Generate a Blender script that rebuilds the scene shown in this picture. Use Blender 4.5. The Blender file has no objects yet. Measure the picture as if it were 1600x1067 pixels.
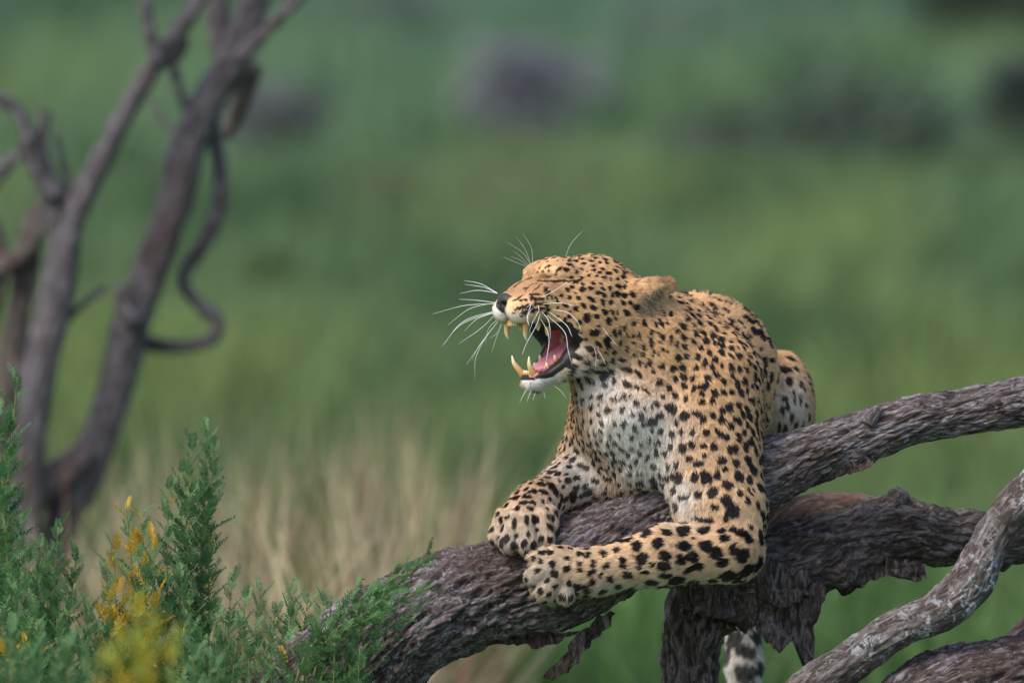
import bpy, math, random
import numpy as np
from mathutils import Vector, Matrix
import openvdb

random.seed(7); RNG = np.random.default_rng(11)
S = bpy.context.scene
COL = S.collection

# ------------------------------------------------------------------ camera
DIST = 17.778                       # metres from lens to the plane of focus (1 px of the 1600 px photo = 1 mm there)
PITCH = math.radians(-3.86)
FOCUS = np.array([0.0, 0.0, 1.40])
RIGHT = np.array([1.0, 0.0, 0.0])
FWD = np.array([0.0, math.cos(PITCH), math.sin(PITCH)])
UP = np.array([0.0, -math.sin(PITCH), math.cos(PITCH)])
CAMPOS = FOCUS - FWD * DIST
cam = bpy.data.cameras.new('camera'); cam.lens = 400; cam.sensor_width = 36
cam.clip_start = 0.1; cam.clip_end = 5000
cam.dof.use_dof = True; cam.dof.focus_distance = DIST - 0.03; cam.dof.aperture_fstop = 3.6
camo = bpy.data.objects.new('camera', cam); COL.objects.link(camo)
camo.location = CAMPOS; camo.rotation_euler = (math.pi / 2 + PITCH, 0, 0)
S.camera = camo

# ------------------------------------------------------------------ light
SUN_EL, SUN_AZ = math.radians(52), math.radians(-128)     # soft high light from the camera's left
w = bpy.data.worlds.new('World'); S.world = w; w.use_nodes = True
nt = w.node_tree; bg = nt.nodes['Background']
sky = nt.nodes.new('ShaderNodeTexSky'); sky.sky_type = 'NISHITA'; sky.sun_disc = False
sky.sun_elevation = SUN_EL; sky.sun_rotation = SUN_AZ
sky.dust_density = 3.0
nt.links.new(sky.outputs[0], bg.inputs[0]); bg.inputs[1].default_value = 0.14
sl = bpy.data.lights.new('sun', 'SUN'); sl.energy = 1.5; sl.angle = math.radians(30); sl.color = (1.0, 0.93, 0.82)
so = bpy.data.objects.new('sun', sl); COL.objects.link(so)
sd = Vector((math.sin(SUN_AZ) * math.cos(SUN_EL), math.cos(SUN_AZ) * math.cos(SUN_EL), math.sin(SUN_EL)))
so.rotation_euler = sd.to_track_quat('Z', 'Y').to_euler(); so.location = (0, 0, 30)
vs = S.view_settings; vs.view_transform = 'Standard'; vs.look = 'None'; vs.gamma = 1.0; vs.use_curve_mapping = False
vs.exposure = 0.85
S.cycles.use_denoising = True
S.cycles.max_bounces = 6; S.cycles.diffuse_bounces = 3; S.cycles.glossy_bounces = 2; S.cycles.transparent_max_bounces = 8
S.cycles_curves.shape = 'RIBBONS'

# ------------------------------------------------------------------ helpers
def L(px, py, d=0.0):
    """photo pixel + depth (mm behind the plane of focus) -> local millimetres (right, up, away)"""
    k = (DIST * 1000 + d) / (DIST * 1000)
    return np.array([(px - 800) * k, (533.5 - py) * k, d], float)

def W(p):
    """local millimetres -> world metres"""
    p = np.asarray(p, float) * 0.001
    return FOCUS + p[..., 0:1] * RIGHT + p[..., 1:2] * UP + p[..., 2:3] * FWD

def PX(p):
    k = DIST * 1000 / (DIST * 1000 + p[..., 2])
    return 800 + p[..., 0] * k, 533.5 - p[..., 1] * k

def ground_at(px, py):
    """world point where the ray through a pixel meets the ground"""
    r = FWD + RIGHT * (px - 800) / 17778 + UP * (533.5 - py) / 17778
    return CAMPOS + r * (CAMPOS[2] / -r[2])

def _h(ix, iy, iz, s):
    h = (ix.astype(np.uint32) * np.uint32(374761393) + iy.astype(np.uint32) * np.uint32(668265263)
         + iz.astype(np.uint32) * np.uint32(2147483647) + np.uint32(s * 974711 + 13))
    h = (h ^ (h >> np.uint32(13))) * np.uint32(1274126177)
    h = (h ^ (h >> np.uint32(16))) * np.uint32(2246822519)
    return ((h ^ (h >> np.uint32(15))) & np.uint32(0xFFFFFF)).astype(np.float32) / np.float32(0x7FFFFF) - 1.0

def noise(p, f=1.0, s=0):
    """value noise in -1..1"""
    q = np.asarray(p, np.float32) * f
    i = np.floor(q).astype(np.int64); t = (q - i).astype(np.float32); t = t * t * t * (t * (t * 6 - 15) + 10)
    i = (i & 0xFFFFFFFF).astype(np.uint32)
    o = np.uint32(1)
    x, y, z = i[..., 0], i[..., 1], i[..., 2]; a, b, c = t[..., 0], t[..., 1], t[..., 2]
    r = 0
    for dx in (0, 1):
        for dy in (0, 1):
            for dz in (0, 1):
                wgt = (a if dx else 1 - a) * (b if dy else 1 - b) * (c if dz else 1 - c)
                r = r + wgt * _h(x + o * np.uint32(dx), y + o * np.uint32(dy), z + o * np.uint32(dz), s)
    return r

def fbm(p, f=1.0, s=0, n=4):
    r = 0; a = 1.0; tot = 0
    for k in range(n):
        r = r + a * noise(p, f * 2 ** k, s + k); tot += a; a *= 0.5
    return r / tot

def unit(v): return v / (np.linalg.norm(v, axis=-1, keepdims=True) + 1e-9)

def obj(name, me, mat=None, parent=None):
    o = bpy.data.objects.new(name, me); COL.objects.link(o)
    if mat and not me.materials: me.materials.append(mat)
    if parent: o.parent = parent
    return o

def empty(name, loc=(0, 0, 0)):
    o = bpy.data.objects.new(name, None); COL.objects.link(o); o.location = loc; o.empty_display_size = 0.1
    return o

def tag(o, label=None, cat=None, group=None, kind=None):
    if label: o['label'] = label
    if cat: o['category'] = cat
    if group: o['group'] = group
    if kind: o['kind'] = kind
    return o

def mesh(name, v, f, smooth=True):
    me = bpy.data.meshes.new(name)
    v = np.asarray(v, np.float32)
    if isinstance(f, np.ndarray):
        n, k = f.shape
        me.vertices.add(len(v)); me.vertices.foreach_set('co', v.ravel())
        me.loops.add(n * k); me.loops.foreach_set('vertex_index', f.astype(np.int32).ravel())
        me.polygons.add(n); me.polygons.foreach_set('loop_start', np.arange(0, n * k, k, dtype=np.int32))
        me.update(calc_edges=True)
    else:
        me.from_pydata([tuple(x) for x in v], [], f); me.update()
    me.polygons.foreach_set('use_smooth', np.full(len(me.polygons), smooth))
    return me

def vcol(me, name, c):
    a = me.attributes.new(name, 'FLOAT_COLOR', 'POINT')
    c = np.asarray(c, np.float32)
    if c.shape[1] == 3: c = np.concatenate([c, np.ones((len(c), 1), np.float32)], 1)
    a.data.foreach_set('color', c.ravel())

def vvec(me, name, c):
    a = me.attributes.new(name, 'FLOAT_VECTOR', 'POINT'); a.data.foreach_set('vector', np.asarray(c, np.float32).ravel())

class NM:
    """tiny node-material helper"""
    def __init__(s, name, rough=0.8, spec=0.3):
        s.m = bpy.data.materials.new(name); s.m.use_nodes = True; s.t = s.m.node_tree
        s.b = s.t.nodes['Principled BSDF']; s.b.inputs['Roughness'].default_value = rough
        s.b.inputs['Specular IOR Level'].default_value = spec
    def n(s, typ, **kw):
        x = s.t.nodes.new(typ)
        for k, v in kw.items():
            if k in x.inputs: x.inputs[k].default_value = v
            else: setattr(x, k, v)
        return x
    def l(s, a, b): s.t.links.new(a, b)
    def attr(s, name, vec=False):
        a = s.n('ShaderNodeAttribute'); a.attribute_name = name
        return a.outputs['Vector' if vec else 'Color']
    def map(s, src, scale):
        m = s.n('ShaderNodeMapping'); s.l(src, m.inputs[0]); m.inputs['Scale'].default_value = scale; return m.outputs[0]
    def noise(s, vec, scale, detail=6, rough=0.6, out='Fac', dist=0.0):
        x = s.n('ShaderNodeTexNoise'); x.inputs['Scale'].default_value = scale; x.inputs['Detail'].default_value = detail
        x.inputs['Roughness'].default_value = rough; x.inputs['Distortion'].default_value = dist
        if vec is not None: s.l(vec, x.inputs['Vector'])
        return x.outputs[out]
    def ramp(s, fac, stops):
        r = s.n('ShaderNodeValToRGB'); e = r.color_ramp.elements
        while len(e) < len(stops): e.new(0.5)
        for i, (p, c) in enumerate(stops):
            e[i].position = p; e[i].color = (*c, 1) if len(c) == 3 else c
        s.l(fac, r.inputs[0]); return r.outputs[0]
    def mix(s, fac, a, b, mode='MIX'):
        m = s.n('ShaderNodeMix'); m.data_type = 'RGBA'; m.blend_type = mode
        for k, v in ((0, fac), (6, a), (7, b)):
            if isinstance(v, (int, float)): m.inputs[k].default_value = v
            elif isinstance(v, tuple): m.inputs[k].default_value = (*v, 1)
            else: s.l(v, m.inputs[k])
        return m.outputs[2]
    def col(s, sock):
        if isinstance(sock, tuple): s.b.inputs['Base Color'].default_value = (*sock, 1)
        else: s.l(sock, s.b.inputs['Base Color'])
    def bump(s, h, strength, dist):
        b = s.n('ShaderNodeBump'); b.inputs['Strength'].default_value = strength; b.inputs['Distance'].default_value = dist
        s.l(h, b.inputs['Height']); s.l(b.outputs[0], s.b.inputs['Normal'])

# ------------------------------------------------------------------ materials
def bark_mat(name, ridge, mid, deep, lichen=None, rough=0.58, spec=0.5, red=None, lf=28.0, lt=0.55):
    m = NM(name, rough, spec)
    c = m.attr('bark', True)                               # (along, around) in metres on the unrolled bark
    long_ = m.map(c, (26, 105, 105))
    n1 = m.noise(long_, 1.0, 9, 0.68, dist=0.9)
    n2 = m.noise(m.map(c, (120, 330, 330)), 1.0, 6, 0.7, dist=0.4)
    n3 = m.noise(c, 5.0, 5, 0.6)
    col = m.ramp(n1, [(0.39, deep), (0.48, mid), (0.55, ridge), (0.66, tuple(min(1, x * 1.75) for x in ridge))])  # last stop paints pale highlight flecks into the ridge colour
    col = m.mix(m.ramp(n2, [(0.40, (0, 0, 0)), (0.58, (1, 1, 1))]), m.mix(0.52, col, deep), col)
    warm = red or (deep[0] * 2.3, deep[1] * 1.7, deep[2] * 1.4)
    col = m.mix(m.ramp(n3, [(0.50, (0, 0, 0)), (0.68, (0.75, 0.75, 0.75))]), col, warm)
    if lichen:
        n4 = m.noise(c, lf, 7, 0.7, dist=0.6); n5 = m.noise(c, 6.0, 3, 0.5)
        a = m.ramp(n4, [(lt, (0, 0, 0)), (lt + .05, (1, 1, 1))]); b = m.ramp(n5, [(0.42, (0, 0, 0)), (0.54, (1, 1, 1))])
        col = m.mix(m.mix(1.0, a, b, 'MULTIPLY'), col, lichen)
    m.col(col)
    hh = m.n('ShaderNodeMath', operation='MULTIPLY_ADD'); m.l(n2, hh.inputs[0]); hh.inputs[1].default_value = 0.5; m.l(n1, hh.inputs[2])
    m.bump(hh.outputs[0], 1.0, 0.011)
    return m.m

BARK = bark_mat('weathered_bark', (0.290, 0.258, 0.275), (0.120, 0.086, 0.076), (0.024, 0.014, 0.011), lichen=(0.30, 0.29, 0.325), lf=60.0, lt=0.58)
BARK_OLD = bark_mat('rough_old_bark', (0.205, 0.170, 0.165), (0.095, 0.062, 0.050), (0.022, 0.013, 0.010))
BARK_LICHEN = bark_mat('lichen_bark', (0.22, 0.19, 0.185), (0.10, 0.075, 0.066), (0.028, 0.018, 0.014), lichen=(0.47, 0.48, 0.51), lf=75.0, lt=0.525)
BARK_TREE = bark_mat('smooth_grey_bark', (0.20, 0.18, 0.20), (0.095, 0.076, 0.084), (0.028, 0.020, 0.021))
BARK_PEEL = bark_mat('peeled_wood', (0.46, 0.30, 0.23), (0.30, 0.17, 0.12), (0.12, 0.065, 0.045))

def veg_mat(name, var=0.25, trans=0.35, rough=0.6, attrname='col'):
    m = NM(name, rough, 0.25)
    a = m.attr(attrname)
    oi = m.n('ShaderNodeObjectInfo')
    hsv = m.n('ShaderNodeHueSaturation'); m.l(a, hsv.inputs['Color'])
    mr = m.n('ShaderNodeMapRange'); mr.inputs[3].default_value = 1 - var; mr.inputs[4].default_value = 1 + var
    m.l(oi.outputs['Random'], mr.inputs[0]); m.l(mr.outputs[0], hsv.inputs['Value'])
    m.col(hsv.outputs[0])
    tr = m.n('ShaderNodeBsdfTranslucent'); m.l(hsv.outputs[0], tr.inputs[0])
    mx = m.n('ShaderNodeMixShader'); mx.inputs[0].default_value = trans
    m.l(m.b.outputs[0], mx.inputs[1]); m.l(tr.outputs[0], mx.inputs[2])
    m.l(mx.outputs[0], m.t.nodes['Material Output'].inputs[0])
    return m.m
LEAF = veg_mat('leaf'); GRASS = veg_mat('grass_blade', 0.0, 0.3)

# ------------------------------------------------------------------ ground
def build_ground():
    m = NM('savanna_soil', 0.95, 0.1)
    g = m.n('ShaderNodeTexCoord').outputs['Object']
    n1 = m.noise(g, 0.35, 6, 0.6); n2 = m.noise(g, 6.0, 6, 0.65); n3 = m.noise(g, 0.12, 4, 0.55)
    soil = m.ramp(n2, [(0.3, (0.10, 0.062, 0.042)), (0.7, (0.20, 0.125, 0.085))])
    green = m.ramp(n3, [(0.3, (0.045, 0.105, 0.040)), (0.55, (0.065, 0.135, 0.055)), (0.75, (0.085, 0.13, 0.075))])
    m.col(m.mix(m.ramp(n1, [(0.26, (0, 0, 0)), (0.42, (1, 1, 1))]), soil, green))
    m.bump(n2, 0.6, 0.05)
    # one sheet to the horizon, finer near the camera, gently uneven
    xs = np.concatenate([-np.geomspace(1500, 8, 22), np.linspace(-7, 7, 29), np.geomspace(8, 1500, 22)])
    ys = np.concatenate([-np.geomspace(900, 40, 10), np.linspace(-35, 90, 126), np.geomspace(95, 2500, 26)])
    X, Y = np.meshgrid(xs, ys); P = np.stack([X, Y, np.zeros_like(X)], -1)
    Z = 0.06 * noise(P, 0.5, 3) - 0.03
    far = np.clip((Y - 95) / 500, 0, 1)
    Z = Z + far * (28 * (0.5 + 0.5 * fbm(P, 0.004, 9, 3)))
    P[..., 2] = Z
    ny, nx = X.shape
    i = np.arange(ny * nx).reshape(ny, nx)
    f = np.stack([i[:-1, :-1], i[:-1, 1:], i[1:, 1:], i[1:, :-1]], -1).reshape(-1, 4)
    o = obj('ground', mesh('ground', P.reshape(-1, 3), f), m.m)
    tag(o, 'green savanna ground with patches of reddish brown soil', 'ground', kind='structure')
build_ground()

# ------------------------------------------------------------------ branches
def catmull(pts, n):
    P = np.asarray(pts, float)
    P = np.vstack([2 * P[0] - P[1], P, 2 * P[-1] - P[-2]])
    seg = len(P) - 3; t = np.linspace(0, seg - 1e-6, n); i = t.astype(int); u = (t - i)[:, None]
    a, b, c, d = P[i], P[i + 1], P[i + 2], P[i + 3]
    return 0.5 * (2 * b + (c - a) * u + (2 * a - 5 * b + 4 * c - d) * u ** 2 + (3 * b - a - 3 * c + d) * u ** 3)

def tube_mesh(name, pts, step=4.0, seg=None, rough=0.07, twist=0.6, seed=0, furrow=1.0, lumps=0.08, world=True, jag=0.0):
    """pts: rows (x, y, z, r) in local mm -> bark covered limb; furrows really are cut into the surface"""
    P = np.asarray(pts, float)
    ln = np.linalg.norm(np.diff(P[:, :3], axis=0), axis=1).sum()
    n = max(6, int(ln / step)); Q = catmull(P, n)
    # even spacing
    c = np.concatenate([[0], np.cumsum(np.linalg.norm(np.diff(Q[:, :3], axis=0), axis=1))])
    u = np.linspace(0, c[-1], n); Q = np.stack([np.interp(u, c, Q[:, k]) for k in range(4)], 1)
    T = unit(np.gradient(Q[:, :3], axis=0))
    N = np.zeros_like(T); v = np.cross(T[0], [0.3, 0.2, 1.0]); v /= np.linalg.norm(v)
    for i in range(n):
        v = v - T[i] * v.dot(T[i]); v /= np.linalg.norm(v); N[i] = v
    B = np.cross(T, N)
    rm = Q[:, 3].max()
    m = seg or int(np.clip(2 * math.pi * rm / step, 10, 200))
    th = np.linspace(0, 2 * math.pi, m, endpoint=False)
    A = th[None, :] + twist * (u / 400)[:, None] * 0
    cs, sn = np.cos(A), np.sin(A)
    R = Q[:, 3][:, None]
    s3 = np.stack([np.broadcast_to(u[:, None], A.shape), cs * R, sn * R], -1)         # unrolled coordinates, mm
    tw = twist * (u / 300)[:, None]
    ct, st = np.cos(A + tw), np.sin(A + tw)
    q3 = np.stack([s3[..., 0] / 4.6, ct * R, st * R], -1)
    warp = noise(q3, 1 / 26, seed + 5)[..., None] * np.array([0, 7.0, 7.0])
    rid = np.maximum(1 - np.abs(fbm(q3 + warp, 1 / 13, seed, 3)) * 3.0, 0.75 - np.abs(fbm(q3 * [1.4, 1, 1] + warp, 1 / 8, seed + 17, 2)) * 3.4)                                # interlaced ridges
    fine = fbm(np.stack([s3[..., 0] / 2.5, s3[..., 1], s3[..., 2]], -1), 1 / 6, seed + 30, 3)
    big = fbm(s3, 1 / (rm * 2.2), seed + 60, 3)
    plate = np.clip(fbm(q3 * np.array([2.2, 1, 1]), 1 / 34, seed + 80, 2) * 4, -1, 1)
    d = R * lumps * 2.0 * big - furrow * 0.075 * R * np.clip(rid, -0.3, 1) ** 2 + furrow * 0.03 * R * plate + R * rough * 0.5 * fine
    if jag:
        d = d + jag * R * np.clip(fbm(s3, 1 / 45, seed + 91, 3) * 3 - 0.4, -0.3, 1.2) * np.clip(-(B[:, None, 1] * sn + N[:, None, 1] * cs) + 0.3, 0, 1)
    rr = R + d
    V = Q[:, None, :3] + rr[..., None] * (N[:, None] * cs[..., None] + B[:, None] * sn[..., None])
    V = V.reshape(-1, 3)
    i = np.arange(n * m).reshape(n, m); j = np.roll(i, -1, 1)
    F = np.stack([i[:-1], i[1:], j[1:], j[:-1]], -1).reshape(-1, 4)
    uv = np.stack([s3[..., 0], s3[..., 1], s3[..., 2]], -1).reshape(-1, 3) * 0.001
    # caps as small fans of quads-degenerate triangles
    faces = [F]
    ends = []
    for e, rw in ((0, i[0]), (n - 1, i[-1])):
        ci = len(V); V = np.vstack([V, Q[e, :3][None] + T[e] * (-1 if e == 0 else 1) * Q[e, 3] * 0.15]); uv = np.vstack([uv, [[u[e] * .001, 0, 0]]])
        a, b = (rw, np.roll(rw, -1)) if e == 0 else (np.roll(rw, -1), rw)
        ends += [(int(x), int(y), ci) for x, y in zip(a, b)]
    Wv = W(V) if world else V * 0.001
    me = bpy.data.meshes.new(name)
    me.from_pydata(Wv.tolist(), [], F.tolist() + ends); me.update()
    me.polygons.foreach_set('use_smooth', np.ones(len(me.polygons), bool))
    vvec(me, 'bark', uv)
    return me

def limb(name, pts, mat, parent=None, **kw):
    rows = [(*L(x, y, d), r) for x, y, d, r in pts]
    return obj(name, tube_mesh(name, rows, **kw), mat, parent)

def flap(name, outline, d0, thick, mat, parent, seed=0, bend=12):
    """a torn sheet of bark: ragged outline in pixels, own thickness, curled in depth"""
    P = [L(x, y, d0) for x, y in outline]; n0 = len(P)
    pts = []
    for i in range(n0):
        a, b = P[i], P[(i + 1) % n0]; k = max(2, int(np.linalg.norm(b - a) / 5))
        for t in range(k): pts.append(a + (b - a) * t / k)
    pts = np.array(pts)
    cen = pts.mean(0)
    rag = np.stack([fbm(pts, 1 / 9, seed, 3), fbm(pts, 1 / 9, seed + 1, 3), 0 * pts[:, 0]], -1) * 9.0
    pts = pts + rag
    rings = [cen + (pts - cen) * (1 - .125 * k_) for k_ in range(8)]
    V = []; 
    for s in (-1, 1):
        for q in rings + [cen[None]]:
            q = q.copy(); q[:, 2] += bend * noise(q, 1 / 40, seed + 3) + 7 * fbm(q * [1, .55, 0], 1 / 13, seed + 4, 4) + s * thick / 2
            V.append(q)
    V = np.vstack(V); n = len(pts); F = []; half = 8 * n + 1
    for s in (0, 1):
        o = s * half
        for k in range(7):
            for i in range(n):
                q = (o + k * n + i, o + k * n + (i + 1) % n, o + (k + 1) * n + (i + 1) % n, o + (k + 1) * n + i)
                F.append(q if s == 0 else q[::-1])
        for i in range(n):
            q = (o + 7 * n + i, o + 7 * n + (i + 1) % n, o + 8 * n); F.append(q if s == 0 else q[::-1])
    for i in range(n): F.append((i, half + i, half + (i + 1) % n, (i + 1) % n))
    me = bpy.data.meshes.new(name); me.from_pydata(W(V).tolist(), [], F); me.update()
    me.polygons.foreach_set('use_smooth', np.ones(len(me.polygons), bool))
    vvec(me, 'bark', np.stack([V[:, 1], V[:, 0], V[:, 2]], -1) * 0.001)
    return obj(name, me, mat, parent)

def build_logs():
    LOG = [(330, 1330, -150, 100), (440, 1150, -90, 97), (550, 1040, -45, 95), (650, 972, -20, 90), (750, 930, 0, 84), (850, 905, 8, 85), (930, 870, 14, 82),
           (1000, 832, 20, 76), (1100, 782, 30, 64), (1200, 738, 40, 57), (1300, 699, 52, 46), (1400, 665, 66, 40), (1500, 645, 82, 37.5),
           (1600, 628, 98, 40), (1720, 596, 120, 42), (1900, 540, 150, 42)]
    t = empty('fallen_log', W(L(1000, 832, 20)[None])[0])
    tag(t, 'thick grey barked fallen log that the leopard clings to', 'log')
    def ch(o): o.parent = t; o.matrix_parent_inverse = Matrix.Translation(t.location).inverted(); return o
    ch(limb('trunk', LOG, BARK, step=2.4, seed=3, lumps=0.05, furrow=1.5, rough=0.10, twist=-0.9))
    ch(limb('knot', [(1355, 660, 35, 20), (1366, 646, 33, 15), (1374, 636, 32, 8)], BARK, step=2.5, seed=12, lumps=.2))
    ch(flap('bark_strip', [(905, 985), (945, 955), (962, 962), (940, 985), (920, 1012), (895, 1035), (878, 1050), (862, 1062), (850, 1060), (856, 1048), (872, 1040), (880, 1020), (888, 1003)], -8, 5, BARK_OLD, None, 3, 10))
    ch(flap('bark_strip', [(775, 1000), (810, 992), (860, 990), (905, 985), (880, 1004), (840, 1010), (815, 1003), (790, 1006)], -15, 8, BARK_OLD, None, 5, 5))
    ch(flap('bark_strip', [(1290, 735), (1335, 722), (1372, 712), (1362, 728), (1330, 740), (1300, 752)], 30, 8, BARK_OLD, None, 7, 5))

    t2 = empty('dead_stump', W(L(1085, 1500, 180)[None])[0])
    tag(t2, 'gnarled dark stump with torn hanging bark under the log', 'stump')
    def c2(o): o.parent = t2; o.matrix_parent_inverse = Matrix.Translation(t2.location).inverted(); return o
    c2(limb('trunk', [(1090, 1960, 190, 62), (1086, 1500, 180, 52), (1082, 1180, 172, 46), (1080, 1060, 165, 44), (1082, 985, 158, 46), (1110, 930, 150, 56), (1180, 900, 150, 66),
                      (1255, 876, 158, 60), (1320, 850, 175, 50), (1395, 833, 200, 58), (1470, 838, 222, 50), (1540, 842, 240, 44), (1620, 840, 262, 42), (1760, 846, 300, 40), (1900, 850, 330, 38)],
            BARK_OLD, step=2.8, seed=21, lumps=0.18, furrow=1.7, rough=0.22, jag=0.22))
    c2(limb('branch', [(1190, 862, 190, 26), (1222, 828, 190, 33), (1265, 800, 195, 33), (1330, 795, 215, 27), (1400, 808, 220, 22)], BARK_PEEL, step=3.5, seed=31, lumps=0.12, furrow=0.5))
    c2(limb('knot', [(1385, 800, 190, 30), (1400, 782, 185, 24), (1410, 768, 180, 14)], BARK_OLD, step=3, seed=33, lumps=.25))
    c2(flap('bark_strip', [(1130, 930), (1200, 935), (1262, 930), (1270, 905), (1290, 912), (1287, 945), (1268, 975), (1274, 1010), (1262, 1050), (1250, 1025), (1240, 1000), (1222, 1018), (1200, 1005), (1180, 975), (1140, 968)], 100, 12, BARK_OLD, None, 9, 18))
    c2(flap('bark_strip', [(1290, 880), (1345, 868), (1395, 872), (1445, 880), (1450, 898), (1420, 905), (1392, 895), (1340, 915), (1320, 930), (1300, 912)], 150, 12, BARK_OLD, None, 11, 12))
    c2(flap('bark_strip', [(1060, 905), (1120, 885), (1190, 870), (1262, 890), (1265, 930), (1200, 960), (1110, 965), (1062, 950)], 88, 14, BARK_OLD, None, 13, 16))

    t3 = limb('dead_branch', [(1830, 520, -90, 26), (1700, 650, -80, 28), (1620, 752, -72, 29), (1575, 806, -70, 31), (1540, 862, -76, 32), (1512, 915, -82, 35), (1470, 950, -88, 34), (1400, 985, -95, 33),
                          (1330, 1030, -100, 34), (1262, 1080, -104, 35), (1150, 1180, -110, 36), (1000, 1400, -120, 38), (860, 1800, -130, 40)], BARK_LICHEN, step=2.8, seed=41, lumps=0.10, furrow=0.9, rough=0.12)
    tag(t3, 'bent grey branch speckled with white lichen in front of the stump', 'branch')
    t4 = empty('weathered_log', W(L(1540, 1090, -40)[None])[0])
    tag(t4, 'thick weathered grey log with a broken upper edge below the lichen branch', 'log')
    def c4(o): o.parent = t4; o.matrix_parent_inverse = Matrix.Translation(t4.location).inverted(); return o
    c4(limb('trunk', [(1100, 1480, -110, 80), (1330, 1220, -90, 84), (1440, 1122, -70, 82), (1540, 1078, -45, 78), (1640, 1052, -20, 74), (1800, 1020, 10, 72), (2000, 990, 40, 70)], BARK, step=3.2, seed=51, lumps=0.07, furrow=1.5, rough=0.1))
    c4(limb('knot', [(1505, 1062, -10, 36), (1500, 1026, -8, 30), (1492, 1006, -6, 16)], BARK_OLD, step=3, seed=53, lumps=.25, jag=.2))
    c4(limb('knot', [(1560, 1060, 30, 34), (1596, 1008, 40, 28), (1640, 960, 50, 26), (1700, 900, 60, 24)], BARK_OLD, step=3, seed=55, lumps=.2))
build_logs()

# ------------------------------------------------------------------ leopard: one continuous body grown from blended volumes
YAW = math.radians(30); CA, SA = math.cos(YAW), math.sin(YAW)
HO = L(900, 480, -40)
HF = np.array([-CA, 0, -SA]); HU = np.array([0, 1.0, 0]); HL = np.array([SA, 0, -CA])
def H(f, u, l): return HO + f * HF + u * HU + l * HL
HR = np.stack([HF, HU, HL])                      # rows: head axes
def tohead(p): return (p - HO) @ HR.T

PRIMS = []
def v3(p): return L(*p) if not isinstance(p, np.ndarray) else p
def cap(a, b, ra, rb, k=22, flow=None, op='+'):
    a, b = v3(a), v3(b)
    PRIMS.append(dict(t='cap', a=a, b=b, ra=ra, rb=rb, k=k, op=op, flow=(b - a if flow is None else np.asarray(flow, float))))
def ell(c, r, R=None, k=22, flow=(1, -.3, 0), op='+'):
    PRIMS.append(dict(t='ell', c=v3(c), r=np.asarray(r, float), R=np.eye(3) if R is None else R, k=k, op=op, flow=np.asarray(flow, float)))
def frame(d, up=(0, 1, 0)):
    f = np.asarray(d, float); f /= np.linalg.norm(f); s = np.cross(f, up); s /= np.linalg.norm(s); return np.stack([f, np.cross(s, f), s])

def sdf(pr, p):
    if pr['t'] == 'cap':
        a, b, ra, rb = pr['a'], pr['b'], pr['ra'], pr['rb']
        ba = (b - a).astype(np.float32); l2 = float(ba @ ba)
        t = np.clip(((p - a.astype(np.float32)) @ ba) / l2, 0, 1)
        q = p - a.astype(np.float32) - t[..., None] * ba
        return np.sqrt((q * q).sum(-1)) - (ra + (rb - ra) * t)
    if pr['t'] == 'ell':
        q = (p - pr['c'].astype(np.float32)) @ pr['R'].T.astype(np.float32); r = pr['r'].astype(np.float32)
        k0 = np.sqrt(((q / r) ** 2).sum(-1)); k1 = np.sqrt(((q / (r * r)) ** 2).sum(-1))
        return k0 * (k0 - 1) / (k1 + 1e-6)
    if pr['t'] == 'poly':
        q = tohead(p); x, y = q[..., 0], q[..., 1]
        V = pr['v']; d = np.full(x.shape, 1e9, np.float32); s = np.ones(x.shape, np.float32); n = len(V)
        for i in range(n):
            (ax, ay), (bx, by) = V[i], V[i - 1]
            ex, ey = bx - ax, by - ay; wx, wy = x - ax, y - ay
            t = np.clip((wx * ex + wy * ey) / (ex * ex + ey * ey), 0, 1)
            d = np.minimum(d, (wx - ex * t) ** 2 + (wy - ey * t) ** 2)
            c1 = y >= ay; c2 = y < by; c3 = ex * wy > ey * wx
            s = np.where((c1 & c2 & c3) | (~c1 & ~c2 & ~c3), -s, s)
        return np.maximum(s * np.sqrt(d) - pr['round'], np.abs(q[..., 2]) - pr['half'])

BACK = -HF
DN = np.array([0, -1.0, 0])
# --- trunk, hips, hind legs, tail
cap((1054, 645, 70), (1088, 584, 330), 124, 116, 50, (0.15, 0.02, 1))
cap((1088, 584, 330), (1110, 582, 610), 116, 108, 50, (0.15, 0, 1))
cap((1080, 680, 200), (1100, 660, 480), 98, 92, 50, (0.15, -.1, 1))
ell((1220, 634, 470), (52, 86, 112), k=14, flow=(0.1, -1, .2))
cap((1222, 680, 470), (1212, 790, 400), 42, 28, 18, (0, -1, 0))
cap((1212, 782, 400), (1204, 796, 235), 27, 26, 16, (-.2, -.2, -1))
ell((1022, 640, 500), (52, 86, 112), k=14, flow=(-0.1, -1, .2))
cap((1022, 690, 500), (1040, 790, 420), 42, 28, 18, (0, -1, 0))
cap((1040, 790, 420), (1050, 806, 320), 27, 30, 16, (.2, -.2, -1))
cap((1124, 610, 690), (1138, 720, 760), 46, 30, 26, (0, -1, 0.3))
cap((1138, 720, 760), (1158, 900, 730), 28, 25, 12, (0, -1, 0))
cap((1158, 900, 730), (1163, 1040, 710), 25, 24, 12, (0, -1, 0))
cap((1163, 1040, 710), (1168, 1150, 690), 24, 20, 12, (0, -1, 0))
cap((1168, 1150, 690), (1200, 1230, 660), 20, 14, 12, (0.4, -1, 0))
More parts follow.
